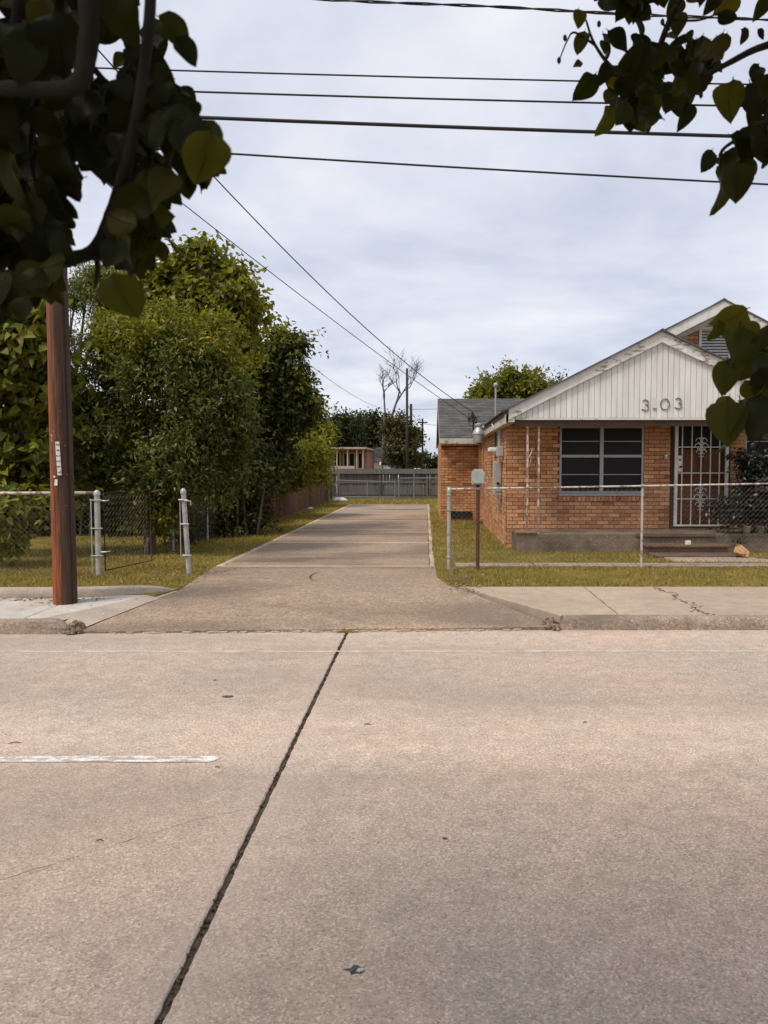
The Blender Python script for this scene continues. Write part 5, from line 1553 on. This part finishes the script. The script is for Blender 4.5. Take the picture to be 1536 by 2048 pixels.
# dark shrub on the porch
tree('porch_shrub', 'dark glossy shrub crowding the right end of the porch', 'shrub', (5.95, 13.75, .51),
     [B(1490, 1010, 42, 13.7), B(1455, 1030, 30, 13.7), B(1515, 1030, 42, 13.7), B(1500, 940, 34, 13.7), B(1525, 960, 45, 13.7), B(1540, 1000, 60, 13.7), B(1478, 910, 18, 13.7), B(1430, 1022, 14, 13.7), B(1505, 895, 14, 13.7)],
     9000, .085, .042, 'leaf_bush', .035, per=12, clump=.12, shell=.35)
for (x, y) in ((5.72, 13.68), (5.95, 13.66)):
    p_ = thing('flower_pot', (x, y, .508), 'pale pot under the dark porch shrub, ' + ('nearer the door' if x < 5.8 else 'nearer the window'), 'flower pot', 'pots on the porch')
    MB().lathe((x, y, .508), [(.05, 0), (.075, .11), (.082, .11), (.082, .13), (.065, .13), (.06, .10)], 14).build('pot', M['rusty'], p_, smooth=True)
    MB().lathe((x, y, .508), [(.06, .100), (.06, .118)], 12).build('soil', M['rubble'], p_)

# trees beyond the back fence
def far_tree(label, blobs, n, L, W, mat, base, r_=.2, bark='bark_grey', **kw):
    return tree('distant_tree', label, 'tree', base, blobs, n, L, W, mat, r_, bark, group='trees beyond the back fence', **kw)
Y = 62
far_tree('dark tree mass with spiky top left behind the shed', [B(675, 855, 28, Y), B(700, 850, 25, Y), B(665, 880, 30, Y), B(690, 885, 38, Y), B(650, 890, 30, Y)], 9000, .34, .14, 'leaf_far', (at(685, 0, Y).x, Y, .15), clump=.5)
Y = 66
far_tree('dark rounded tree between the shed and the bare tree', [B(730, 860, 30, Y), B(750, 855, 22, Y), B(720, 885, 40, Y), B(750, 890, 35, Y), B(765, 850, 16, Y)], 9000, .34, .18, 'leaf_far', (at(735, 0, Y).x, Y, .15), clump=.5)
Y = 54
far_tree('brownish green tree around the foot of the dark poles', [B(790, 855, 22, Y), B(812, 860, 26, Y), B(800, 890, 36, Y), B(825, 880, 18, Y), B(800, 905, 22, Y), B(820, 910, 22, Y)], 9000, .26, .13, 'leaf_brownish', (at(803, 0, Y).x, Y, .15), clump=.4)
Y = 95
far_tree('low far tree right of the poles', [B(850, 925, 14, Y), B(868, 930, 12, Y), B(838, 920, 14, Y)], 2500, .4, .2, 'leaf_far', (at(855, 0, Y).x, Y, .15), clump=.5)
far_tree('low far tree at the edge of the house', [B(885, 922, 14, Y), B(900, 925, 16, Y)], 1800, .4, .2, 'leaf_far', (at(890, 0, Y).x, Y, .15), clump=.5)
Y = 44
far_tree('bright green round headed tree above the grey wing roof', [B(975, 775, 26, Y), B(960, 790, 20, Y), B(1030, 765, 30, Y), B(1055, 770, 28, Y), B(1005, 785, 25, Y), B(1045, 795, 35, Y), B(985, 810, 35, Y), B(1020, 760, 16, Y), B(1090, 790, 16, Y), B(940, 800, 8, Y)], 12000, .22, .14, 'leaf_mid', (at(1010, 0, Y).x, Y, .15), .22, clump=.35)
Y = 46
far_tree('sparse dark shrub top peeping over the porch roof', [B(1105, 775, 18, Y), B(1120, 770, 14, Y), B(1095, 785, 14, Y)], 900, .2, .08, 'leaf_far', (at(1105, 0, Y).x, Y, .15), .12, clump=.5)
# bare tree
def bare(parent, base, dirv, L, r_, depth, m):
    p = Vector(base); d = Vector(dirv).normalized(); pts = [p.copy()]; rs = [r_]
    k = 4
    for i in range(k):
        d = (d + Vector((rng.gauss(0, .16), rng.gauss(0, .16), rng.gauss(.05, .10)))).normalized()
        p = p + d * L / k; pts.append(p.copy()); rs.append(r_ * (1 - .42 * (i + 1) / k))
    m.tube(pts, rs, 6 if depth > 2 else 4)
    if depth == 0: return
    nb = 3 if depth > 1 else 4
    for i in range(nb):
        q = pts[rng.choice([2, 3, 4])] if i else pts[-1]
        nd = (d + Vector((rng.gauss(0, .8), rng.gauss(0, .5), rng.uniform(-.1, .4)))).normalized()
        bare(parent, q, nd, L * rng.uniform(.55, .78), r_ * .55, depth - 1, m)
Y = 55
bt = thing('bare_tree', (at(772, 0, Y).x, Y, .15), 'leafless grey forked tree behind the back fence', 'tree')
m = MB(); b0 = at(765, 925, Y); b0.z = .15; c0 = at(770, 835, Y)
m.tube([b0, b0.lerp(c0, .5), c0], [.24, .18, .14], 9)
m.build('trunk', M['bark_dead'], bt, smooth=True)
m = MB(); rng = random.Random(21)
bare(bt, c0, (-.12, 0, 1), 1.7, .085, 4, m)
b1 = at(783, 838, Y)
m.tube([c0.lerp(b0, .25), b1], [.12, .10], 7)
bare(bt, b1, (.36, .1, 1), 2.3, .10, 5, m)
m.build('branch', M['bark_dead'], bt, smooth=True)
rng = random.Random(77)

# ---------------------------------------------------------------- grass and litter
def in_poly(p, poly):
    x, y = p; c = False; j = len(poly) - 1
    for i in range(len(poly)):
        xi, yi = poly[i]; xj, yj = poly[j]
        if (yi > y) != (yj > y) and x < (xj - xi) * (y - yi) / (yj - yi) + xi: c = not c
        j = i
    return c
def blades(x0, x1, y0, y1, dens, h, zf, keep=None, w=.006):
    n = int((x1 - x0) * (y1 - y0) * dens)
    x = NR.uniform(x0, x1, n); y = NR.uniform(y0, y1, n)
    patch = .5 + .5 * np.sin(x * 2.3 + 1.3 * np.sin(y * 1.7)) * np.cos(y * 2.9 + np.sin(x * 1.1))
    patch2 = .5 + .5 * np.sin(x * .9 + 2.0 * np.sin(y * .8 + x * .35)) * np.cos(y * 1.3 + 1.7 * np.sin(x * .5))
    k = NR.random(n) < (.04 + .5 * patch + .46 * patch2)
    if keep is not None: k &= keep(x, y)
    x, y, patch = x[k], y[k], patch[k]; n = len(x)
    a = NR.uniform(0, 6.283, n); hh = h * NR.uniform(.5, 1.3, n) * (.6 + .6 * patch); lean = NR.normal(0, .55, (n, 2)) * hh[:, None]
    z = zf(x, y)
    V = np.empty((n, 3, 3)); ca, sa = np.cos(a) * w, np.sin(a) * w
    V[:, 0] = np.stack([x - ca, y - sa, z - .004], 1); V[:, 1] = np.stack([x + ca, y + sa, z - .004], 1)
    V[:, 2] = np.stack([x + lean[:, 0], y + lean[:, 1], z + hh], 1)
    return V.reshape(-1, 3)
zr = lambda x, y: np.where(y < 12, .145 + (y - 9.78) * .0113, .17)
def keep_r(x, y):
    k = ~((y > 11.6) & (y < 12.0) & (x > .42) & (NR.random(len(x)) < .8))
    k &= ~((y > 13.55) & (x > 1.55)); k &= ~((x > 3.95) & (x < 5.5) & (y > 12.12))
    k &= x > .16 + np.clip(10.6 - y, 0, 1) * .25
    return k
G = [blades(.16, 7.5, 9.79, 11.3, 2100, .05, zr, keep_r), blades(.16, 7.5, 11.3, 13.6, 1100, .045, zr, keep_r, .007), blades(.16, 1.5, 13.6, 21.6, 900, .05, zr, None, .010),
     blades(.14, 3, 21.6, 39, 150, .06, lambda x, y: .16 + 0 * x, lambda x, y: x < .42, .02)]
zl = lambda x, y: .15 + 0 * x
def keep_l(x, y):
    k = y > np.where(x < -4.1, 9.08, 9.08 + (x + 4.1) * .62)
    return k & (x < np.where(y < 11.7, -3.1 - np.clip(y - 9.5, 0, 2) * .05, -3.2))
G += [blades(-9, -3.1, 9.05, 12.5, 2300, .05, zl, keep_l), blades(-7.5, -3.2, 12.5, 17, 900, .05, zl, None, .010), blades(-4.6, -3.2, 17, 25, 700, .05, zl, None, .013), blades(-4.6, -3.2, 25, 32, 350, .06, zl, None, .02), blades(-5.5, 1.0, 32.3, 38.8, 260, .07, zl, None, .022)]
G += [blades(-3.26, -3.10, 11.7, 26, 1600, .045, lambda x, y: .165 + 0 * x, lambda x, y: NR.random(len(x)) < .75 * np.exp(-np.clip(x + 3.21, 0, 1) * 22) * (.5 + .5 * np.sin(y * 3.1 + np.sin(y * 1.3) * 2)), .009),
      blades(.04, .20, 10.9, 26, 1600, .045, lambda x, y: .165 + 0 * x, lambda x, y: NR.random(len(x)) < .75 * np.exp(-np.clip(.14 - x, 0, 1) * 22) * (.5 + .5 * np.sin(y * 2.7 + np.sin(y * 1.1) * 2)), .009)]
# weeds in the gutter at the end of the road joint
wd = blades(-.98, -.62, 7.66, 7.80, 5000, .03, lambda x, y: .004 + 0 * x, lambda x, y: np.abs(x + .8) < .13 * NR.random(len(x)) + .02, .006)
G.append(wd)
tag(np_mesh('grass', np.concatenate(G), 3, M['grass']), kind='stuff')
def litter(n, fx, fy, zf, size=.035):
    V = []
    for i in range(n):
        x, y = fx(), fy(); z = zf(x, y) + rng.uniform(.002, .02); a = rng.random() * 6.28; s_ = size * rng.uniform(.5, 1.3)
        u = Vector((math.cos(a), math.sin(a), rng.uniform(-.35, .35))) * s_; w = Vector((-math.sin(a), math.cos(a), rng.uniform(-.35, .35))) * s_ * .5
        c = Vector((x, y, z))
        V += [c - u, c - w * 1.0, c + u, c + w]
    return V
V = litter(170, lambda: rng.uniform(-7.5, -4.1), lambda: 8.9 - abs(rng.gauss(0, .10)), lambda x, y: .142, .03)
V += litter(50, lambda: rng.uniform(-7, -4.2), lambda: rng.uniform(8.1, 8.9), lambda x, y: .138, .025)
V += litter(60, lambda: px0 + rng.gauss(.15, .25), lambda: 8.82 + rng.gauss(0, .06), lambda x, y: .143, .022)
V += litter(260, lambda: .30 + abs(rng.gauss(0, .22)), lambda: rng.gauss(10.35, .42), lambda x, y: .155, .028)
V += litter(260, lambda: rng.uniform(.4, 6), lambda: 9.80 + abs(rng.gauss(0, .08)), lambda x, y: .15, .022)
V += litter(35, lambda: px0 + rng.gauss(.02, .17), lambda: 8.62 + rng.gauss(0, .15), lambda x, y: .141, .018)
V += litter(900, lambda: rng.uniform(.2, 6), lambda: rng.uniform(9.9, 13.4), lambda x, y: .18, .022)
V += litter(120, lambda: rng.gauss(-4.545, .1), lambda: rng.gauss(10.6, .08), lambda x, y: .165, .02)
V += litter(150, lambda: rng.uniform(.3, 5), lambda: rng.gauss(11.35, .07), lambda x, y: .17, .022)
V += litter(200, lambda: rng.gauss(-3.5, .25), lambda: rng.gauss(10.7, .5), lambda x, y: .165, .028)
V += litter(350, lambda: rng.uniform(-8, -3.3), lambda: rng.uniform(9.3, 14), lambda x, y: .18, .026)
tag(np_mesh('fallen_leaves', np.array([tuple(v) for v in V]), 4, M['litter']), kind='stuff')

# ---------------------------------------------------------------- street trees on the near verge
def leaf_mesh(seed):
    rg = random.Random(seed)
    m = MB(); ns, nc = 8, 4
    bend = rg.uniform(.10, .75); fold = rg.uniform(.08, .5); wv = rg.uniform(-.10, .10); side = rg.uniform(-.12, .12); wid = rg.uniform(.36, .46); ex = rg.uniform(.70, .88)
    for i in range(ns + 1):
        t = i / ns
        w = wid * (math.sin(math.pi * t ** ex) ** .72) if 0 < t < 1 else 0.0
        w = max(w, .004)
        for j in range(nc + 1):
            s_ = -1 + 2 * j / nc
            z = -bend * t * t + fold * abs(s_) * w + wv * math.sin(t * 7 + s_ * 2) * abs(s_)
            m.v.append((t * (1 - .12 * bend), s_ * w + side * t * t, z))
    for i in range(ns):
        for j in range(nc):
            a = i * (nc + 1) + j
            m.f.append((a, a + 1, a + nc + 2, a + nc + 1))
    m.tube([(-.09, 0, .012), (.0, 0, 0), (.5, 0, -bend * .25 - .004), (.93, side * .9, -bend * .86)], [.014, .013, .009, .003], 4)
    me = bpy.data.meshes.new('leaf'); me.from_pydata(m.v, [], m.f); me.update()
    me.polygons.foreach_set('use_smooth', [True] * len(me.polygons))
    return me
LM = [leaf_mesh(s_) for s_ in range(12)]
LMS = {}
def leaf_mat_mesh(i, mat):
    if (i, mat) not in LMS:
        me = LM[i].copy(); me.name = 'leaf'; me.materials.append(M[mat]); LMS[(i, mat)] = me
    return LMS[(i, mat)]
def frame(base, D, Nn, L):
    D = Vector(D).normalized(); W = Vector(Nn).cross(D)
    if W.length < 1e-4: W = D.orthogonal()
    W.normalize(); Z = D.cross(W)
    return Matrix(((D.x * L, W.x * L, Z.x * L, base.x), (D.y * L, W.y * L, Z.y * L, base.y), (D.z * L, W.z * L, Z.z * L, base.z), (0, 0, 0, 1)))
OUTL = [(0, 0), (.15, .30), (.15, -.30), (.4, .40), (.4, -.40), (.7, .28), (.7, -.28), (.97, 0)]
def put_leaf(root, X, mat):
    o = bpy.data.objects.new('leaf', leaf_mat_mesh(rng.randrange(12), mat)); COL.objects.link(o); o.parent = root
    o.matrix_basis = Matrix.Translation(-root.location) @ X
def view_leaf(px, py, Y, L, ang, face=.3, roll=0.0):
    """a leaf hanging at a surveyed point; ang: direction of the tip as seen from the road (degrees, 90 is up)"""
    base = at(px, py, Y)
    D = Vector((math.cos(R(ang)), rng.uniform(-.25, .25), math.sin(R(ang))))
    Nn = Vector((math.sin(roll) , -1.0, face))
    return frame(base, D, Nn, L)
def outside(X, polys, holes, frac):
    bad = 0
    for (u, v) in OUTL:
        q = X @ Vector((u, v, 0)); s_ = seen(q)
        if any(in_poly(s_, h) for h in holes): return True
        if not any(in_poly(s_, p) for p in polys): bad += 1
    return bad > frac
def fill(root, polys, holes, n, Yr, Lr, mats, tries=14000, frac=1):
    xs_ = [p[0] for P in polys for p in P]; ys_ = [p[1] for P in polys for p in P]
    k = 0
    for _ in range(tries):
        if k >= n: break
        px, py = rng.uniform(min(xs_), max(xs_)), rng.uniform(min(ys_), max(ys_))
        if not any(in_poly((px, py), P) for P in polys): continue
        ang = rng.gauss(-92, 42)
        X = frame(at(px, py, rng.uniform(*Yr)), Vector((math.cos(R(ang)), rng.gauss(0, .45), math.sin(R(ang)))), Vector((rng.gauss(0, .5), rng.choice((-1, -1, 1)), rng.gauss(.25, .45))), rng.uniform(*Lr))
        if outside(X, polys, holes, frac): continue
        put_leaf(root, X, rng.choices([m_ for m_, w in mats], [w for m_, w in mats])[0]); k += 1
    return k
def limb(root, pts, rs, name='limb', n=10):
    P = [Vector(p) for p in pts]; rs = list(rs) + [rs[-1] * .6] * (len(P) - len(rs))
    # smooth the path
    Q, RR = [], []
    for i in range(len(P) - 1):
        p0_, p1_, p2_, p3_ = P[max(i - 1, 0)], P[i], P[i + 1], P[min(i + 2, len(P) - 1)]
        for j in range(5):
            t = j / 5
            Q.append(.5 * ((2 * p1_) + (p2_ - p0_) * t + (2 * p0_ - 5 * p1_ + 4 * p2_ - p3_) * t * t + (3 * p1_ - p0_ - 3 * p2_ + p3_) * t ** 3))
            RR.append(rs[i] + (rs[i + 1] - rs[i]) * t)
    Q.append(P[-1]); RR.append(rs[-1])
    return MB().tube(Q, [r_ * rng.uniform(.96, 1.05) for r_ in RR], n).build(name, M['bark_grey'], root, smooth=True)
def shade_crown(root, c, rad, n, floor):
    """the rest of the crown, overhead and outside the picture, shaped to keep sun off the near leaves"""
    V = []
    while len(V) < n * 6:
        d = Vector((rng.gauss(0, 1), rng.gauss(0, 1), rng.gauss(0, 1))).normalized() * rng.random() ** .4
        p = Vector(c) + Vector((d.x * rad[0], d.y * rad[1], d.z * rad[2]))
        if p.z < floor: continue
        if p.y > -.2:
            s_ = seen(p)
            if p.y > .1 and s_[1] > -90 and -200 < s_[0] < 1740: continue
        D = Vector((rng.gauss(0, .6), rng.gauss(0, .6), -1)).normalized(); W = D.orthogonal().normalized() * .03; L = .075
        V += [p, p + D * L * .25 - W, p + D * L * .7 - W * .8, p + D * L, p + D * L * .7 + W * .8, p + D * L * .25 + W]
    o = np_mesh('crown', np.array([tuple(v) for v in V]), 6, M['leaf_near'], root)  # unseen leaves, massed to block light from the near branches
    o['kind'] = 'stuff'

lt = thing('street_tree', (-1.30, 1.02, .10), 'dark leafy branches of the near street tree hanging over the upper left', 'tree', None)
YL = 1.0
tp = [(-1.30, 1.02, .05), (-1.29, 1.02, .9), (-1.26, 1.02, 1.7), (-1.24, 1.0, 2.3), (-1.20, .95, 3.2), (-1.18, .9, 4.0)]
limb(lt, tp, [.062, .055, .05, .045, .035, .02], 'trunk', 12)
limb(lt, [(-1.25, 1.0, 2.05), at(-150, 190, .9), at(0, 178, .88), at(80, 180, .86), at(150, 172, .86), at(172, 120, .86), at(178, 20, .86), at(172, -120, .88), at(150, -330, .9)], [.024, .016, .0085, .0085, .0095, .0105, .011, .0105, .010])
limb(lt, [(-1.26, 1.02, 1.75), at(-120, 535, .98), at(0, 520, .98), at(90, 512, .98), at(150, 515, .98), at(192, 496, .98), at(222, 430, .98), at(250, 340, .93), at(272, 240, .89), at(290, 120, .87), at(300, 20, .87), at(305, -120, .9)], [.022, .012, .0075, .007, .0085, .0085, .0080, .0075, .0065, .0065, .0065, .006])
limb(lt, [(-1.22, .97, 2.6), at(70, -120, 1.05), at(45, 0, 1.05), at(30, 90, 1.05), at(25, 160, 1.06)], [.02, .012, .0105, .009, .006])
for pts in ([at(265, 260, .98), at(320, 330, 1.0), at(375, 380, 1.0)], [at(245, 350, .98), at(310, 430, 1.05), at(336, 475, 1.05), at(356, 505, 1.05)], [at(290, 130, .98), at(340, 190, 1.0), at(385, 240, 1.0)], [at(190, 497, .98), at(196, 540, .98), at(190, 575, .98)], [at(90, 512, .98), at(60, 570, 1.0), at(48, 640, 1.0)], [at(172, 120, 1.0), at(230, 190, 1.02), at(260, 260, 1.0)], [at(80, 180, 1.0), at(60, 300, 1.0), at(80, 400, 1.0)], [at(150, 515, .98), at(240, 520, .95), at(262, 560, .9)]):
    limb(lt, pts, [.0045, .003, .0018], 'twig', 6)
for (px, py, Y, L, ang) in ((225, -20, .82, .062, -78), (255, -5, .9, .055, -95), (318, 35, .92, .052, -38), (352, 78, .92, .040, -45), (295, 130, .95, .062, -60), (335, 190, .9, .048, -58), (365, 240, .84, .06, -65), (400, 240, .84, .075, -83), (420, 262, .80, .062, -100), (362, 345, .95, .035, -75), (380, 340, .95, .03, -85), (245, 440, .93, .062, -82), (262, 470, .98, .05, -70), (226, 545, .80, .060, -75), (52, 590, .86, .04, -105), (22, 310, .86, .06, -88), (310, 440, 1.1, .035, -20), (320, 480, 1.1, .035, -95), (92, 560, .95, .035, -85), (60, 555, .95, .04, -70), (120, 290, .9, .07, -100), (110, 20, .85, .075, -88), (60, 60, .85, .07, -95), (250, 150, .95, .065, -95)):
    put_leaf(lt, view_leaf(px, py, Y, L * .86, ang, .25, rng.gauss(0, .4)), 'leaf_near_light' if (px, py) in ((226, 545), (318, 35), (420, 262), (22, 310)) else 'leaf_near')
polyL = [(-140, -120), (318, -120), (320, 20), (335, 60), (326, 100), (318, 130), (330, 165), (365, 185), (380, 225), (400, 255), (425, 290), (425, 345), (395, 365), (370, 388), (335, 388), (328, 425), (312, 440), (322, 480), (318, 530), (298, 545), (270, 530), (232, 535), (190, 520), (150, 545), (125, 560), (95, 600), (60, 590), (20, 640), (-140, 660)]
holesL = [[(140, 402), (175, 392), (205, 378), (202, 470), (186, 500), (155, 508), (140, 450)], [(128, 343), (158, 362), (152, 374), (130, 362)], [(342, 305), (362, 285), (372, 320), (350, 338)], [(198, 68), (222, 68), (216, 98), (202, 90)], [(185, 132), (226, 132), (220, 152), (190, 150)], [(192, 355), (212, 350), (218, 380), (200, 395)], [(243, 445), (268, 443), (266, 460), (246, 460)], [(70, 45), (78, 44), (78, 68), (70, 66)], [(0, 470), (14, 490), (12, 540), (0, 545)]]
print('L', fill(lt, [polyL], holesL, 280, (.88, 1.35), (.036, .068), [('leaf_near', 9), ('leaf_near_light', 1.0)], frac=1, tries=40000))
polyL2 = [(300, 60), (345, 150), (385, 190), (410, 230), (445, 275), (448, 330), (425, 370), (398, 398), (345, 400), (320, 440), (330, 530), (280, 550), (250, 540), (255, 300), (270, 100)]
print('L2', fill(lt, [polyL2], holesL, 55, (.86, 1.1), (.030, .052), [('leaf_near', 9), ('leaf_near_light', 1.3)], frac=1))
polyL4 = [(-60, 330), (135, 340), (132, 395), (137, 450), (150, 512), (135, 545), (-60, 570)]
fill(lt, [polyL4], holesL, 70, (.88, 1.25), (.032, .058), [('leaf_near', 9), ('leaf_near_light', 1.2)], frac=1, tries=30000)
polyL5 = [(208, 370), (335, 385), (330, 440), (325, 535), (260, 545), (200, 515), (192, 500), (205, 470)]
fill(lt, [polyL5], holesL, 40, (.88, 1.15), (.030, .052), [('leaf_near', 9), ('leaf_near_light', 1.2)], frac=1, tries=30000)
polyL6 = [(-60, -60), (330, -60), (330, 130), (270, 340), (-60, 340)]
fill(lt, [polyL6], holesL, 60, (.92, 1.3), (.03, .06), [('leaf_near', 9), ('leaf_near_light', 1.2)], frac=2, tries=30000)
polyL3 = [(-60, 500), (130, 520), (140, 560), (112, 600), (98, 610), (60, 605), (48, 650), (20, 650), (10, 600), (-60, 640)]
print('L3', fill(lt, [polyL3], [], 36, (.86, 1.1), (.028, .052), [('leaf_near', 7), ('leaf_near_light', 3)], frac=2))
shade_crown(lt, (-1.2, .2, 3.5), (1.9, 2.1, 1.6), 9000, 2.30)

rt = thing('street_tree', (1.75, 1.35, .10), 'leafy branches of the other near street tree hanging in at the right', 'tree', None)
limb(rt, [(1.75, 1.35, .05), (1.74, 1.36, 1.0), (1.70, 1.38, 1.9), (1.66, 1.4, 2.8), (1.6, 1.4, 3.8)], [.06, .052, .046, .036, .02], 'trunk', 12)
YR = 1.6
limb(rt, [(1.69, 1.38, 2.25), at(1700, 60, 1.55), at(1536, 90, YR), at(1450, 130, YR), at(1370, 170, YR), at(1290, 170, YR), at(1230, 140, YR), at(1190, 90, YR), at(1172, 40, YR)], [.016, .011, .0075, .006, .005, .0045, .004, .003, .002], 'limb', 8)
limb(rt, [(1.66, 1.4, 2.8), at(1500, -160, YR), at(1400, -60, YR), at(1340, 40, YR), at(1300, 150, YR), at(1260, 230, YR)], [.014, .01, .008, .0065, .005, .003], 'limb', 8)
limb(rt, [(1.70, 1.38, 2.0), at(1640, 230, 1.5), at(1536, 240, 1.5), at(1480, 275, 1.5), at(1440, 310, 1.5), at(1450, 380, 1.5)], [.012, .008, .005, .004, .003, .002], 'limb', 8)
limb(rt, [(1.72, 1.37, 1.75), at(1660, 690, 1.45), at(1560, 700, 1.45), at(1500, 700, 1.45), at(1460, 720, 1.45), at(1450, 790, 1.45)], [.012, .008, .0055, .004, .003, .002], 'limb', 8)
for pts in ([at(1190, 90, YR), at(1150, 65, YR), at(1135, 80, YR), at(1118, 122, YR)], [at(1370, 170, YR), at(1385, 185, YR), at(1402, 190, YR)], [at(1340, 40, YR), at(1400, 40, YR), at(1450, 20, YR)], [at(1340, 60, YR), at(1328, 50, YR), at(1326, 40, YR)]):
    limb(rt, pts, [.0028, .0022, .0016, .0012][:len(pts)], 'twig', 5)
for (px, py) in ((1325, 44), (1385, 183), (1402, 190), (1118, 121), (1130, 76), (1198, 48)):
    MB().lathe(at(px, py, YR), [(.001, -.007), (.004, -.003), (.004, .003), (.001, .007)], 6).build('bud', M['twig'], rt)
for (px, py, Y, L, ang, mt) in ((1158, 18, 1.6, .036, -88, 'leaf_near_light'), (1170, 62, 1.6, .045, -110, 'leaf_near_light'), (1215, 60, 1.6, .06, -40, 'leaf_near'), (1215, 125, 1.6, .045, -100, 'leaf_near'), (1190, 148, 1.6, .06, -122, 'leaf_near'), (1165, 125, 1.6, .02, -160, 'leaf_near'), (1222, 210, 1.6, .06, -100, 'leaf_near_light'), (1262, 185, 1.6, .075, -82, 'leaf_near'), (1378, 205, 1.6, .052, -95, 'leaf_near'), (1465, 160, 1.5, .07, -105, 'leaf_near_light'), (1500, 165, 1.5, .07, -75, 'leaf_near'), (1488, 55, 1.6, .03, -85, 'leaf_near_light'), (1515, 58, 1.6, .025, -40, 'leaf_near_light'), (1530, -5, 1.6, .04, -100, 'leaf_near_light'),
                            (1425, 300, 1.45, .045, -108, 'leaf_near'), (1460, 270, 1.45, .055, -30, 'leaf_near'), (1440, 330, 1.45, .085, -72, 'leaf_near'), (1470, 325, 1.4, .07, -80, 'leaf_near'), (1500, 250, 1.45, .06, -90, 'leaf_near'), (1520, 270, 1.4, .055, -70, 'leaf_near'),
                            (1495, 618, 1.4, .062, -140, 'leaf_near_light'), (1480, 650, 1.4, .09, -92, 'leaf_near_light'), (1455, 720, 1.4, .065, -100, 'leaf_near_light'), (1490, 760, 1.4, .05, -60, 'leaf_near_light'), (1455, 800, 1.4, .085, -98, 'leaf_near_light'), (1480, 800, 1.4, .095, -72, 'leaf_near_light'), (1440, 640, 1.4, .04, -100, 'leaf_near_light'), (1500, 720, 1.4, .06, -20, 'leaf_near'), (1520, 790, 1.4, .085, -95, 'leaf_near'), (1535, 650, 1.4, .06, -100, 'leaf_near'), (1520, 735, 1.35, .06, -60, 'leaf_near')):
    put_leaf(rt, view_leaf(px, py, Y, L, ang, .25, rng.gauss(0, .45)), mt)
polyA = [(1188, -100), (1478, -100), (1478, 60), (1468, 95), (1440, 125), (1425, 160), (1395, 190), (1375, 225), (1330, 232), (1310, 255), (1265, 252), (1245, 235), (1225, 255), (1208, 225), (1205, 170), (1195, 130), (1180, 90), (1182, 45)]
holesA = [[(1222, 30), (1240, 28), (1266, 44), (1246, 86)], [(1216, 104), (1250, 94), (1253, 110), (1225, 126)], [(1300, 38), (1330, 28), (1336, 76), (1298, 62)], [(1368, 8), (1418, 12), (1432, 60), (1384, 60)], [(1340, 143), (1360, 133), (1363, 156)], [(1185, 40), (1212, 18), (1210, 60), (1192, 62)]]
polyB = [(1488, 120), (1620, 90), (1620, 330), (1525, 320), (1500, 345), (1498, 380), (1470, 395), (1440, 385), (1415, 345), (1410, 305), (1445, 285), (1475, 268), (1485, 240), (1500, 200)]
polyC = [(1432, 620), (1490, 608), (1498, 628), (1480, 660), (1475, 700), (1520, 650), (1620, 640), (1620, 890), (1535, 900), (1490, 860), (1442, 875), (1432, 820), (1444, 780), (1448, 700)]
holesC = [[(1466, 758), (1480, 762), (1502, 786), (1460, 786)], [(1512, 826), (1520, 820), (1526, 834), (1512, 836)], [(1480, 744), (1494, 742), (1490, 752), (1480, 752)]]
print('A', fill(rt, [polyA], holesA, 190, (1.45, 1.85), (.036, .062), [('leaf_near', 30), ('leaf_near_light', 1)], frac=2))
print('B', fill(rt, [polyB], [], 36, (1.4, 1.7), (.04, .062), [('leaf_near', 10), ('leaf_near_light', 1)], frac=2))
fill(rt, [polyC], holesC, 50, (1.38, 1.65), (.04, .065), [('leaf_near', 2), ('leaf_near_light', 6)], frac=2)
shade_crown(rt, (1.0, .6, 3.7), (2.0, 1.9, 1.5), 9000, 2.45)
# twigs carry the leaves' stalks; verge kerb under the trees
sweep('kerb', [(60, 1.45, 1), (10, 1.45, 1), (-10, 1.45, 1), (-60, 1.45, 1)], KP, M['kerb'])

# the 300 leaves that show largest stay leaves of their own; the rest of the foliage is joined
for root in (lt, rt):
    lv_ = [o for o in root.children if o.name.split('.')[0] == 'leaf']
    def shows(o):
        p = root.location + o.matrix_basis.translation; q = seen(p)
        return o.matrix_basis.to_scale()[0] / p.y if -120 < q[0] < 1660 and -120 < q[1] < 2048 else 0
    lv_.sort(key=shows, reverse=True)
    print('LEAVES', len(lv_))
    extra = lv_[290:]
    if extra:
        m = MB()
        for o in extra:
            Mx = Matrix.Translation(root.location) @ o.matrix_basis
            m.add([Mx @ v.co for v in o.data.vertices], [tuple(f.vertices) for f in o.data.polygons])
            bpy.data.objects.remove(o)
        o = m.build('foliage', M['leaf_near'], root, smooth=True); o['kind'] = 'stuff'
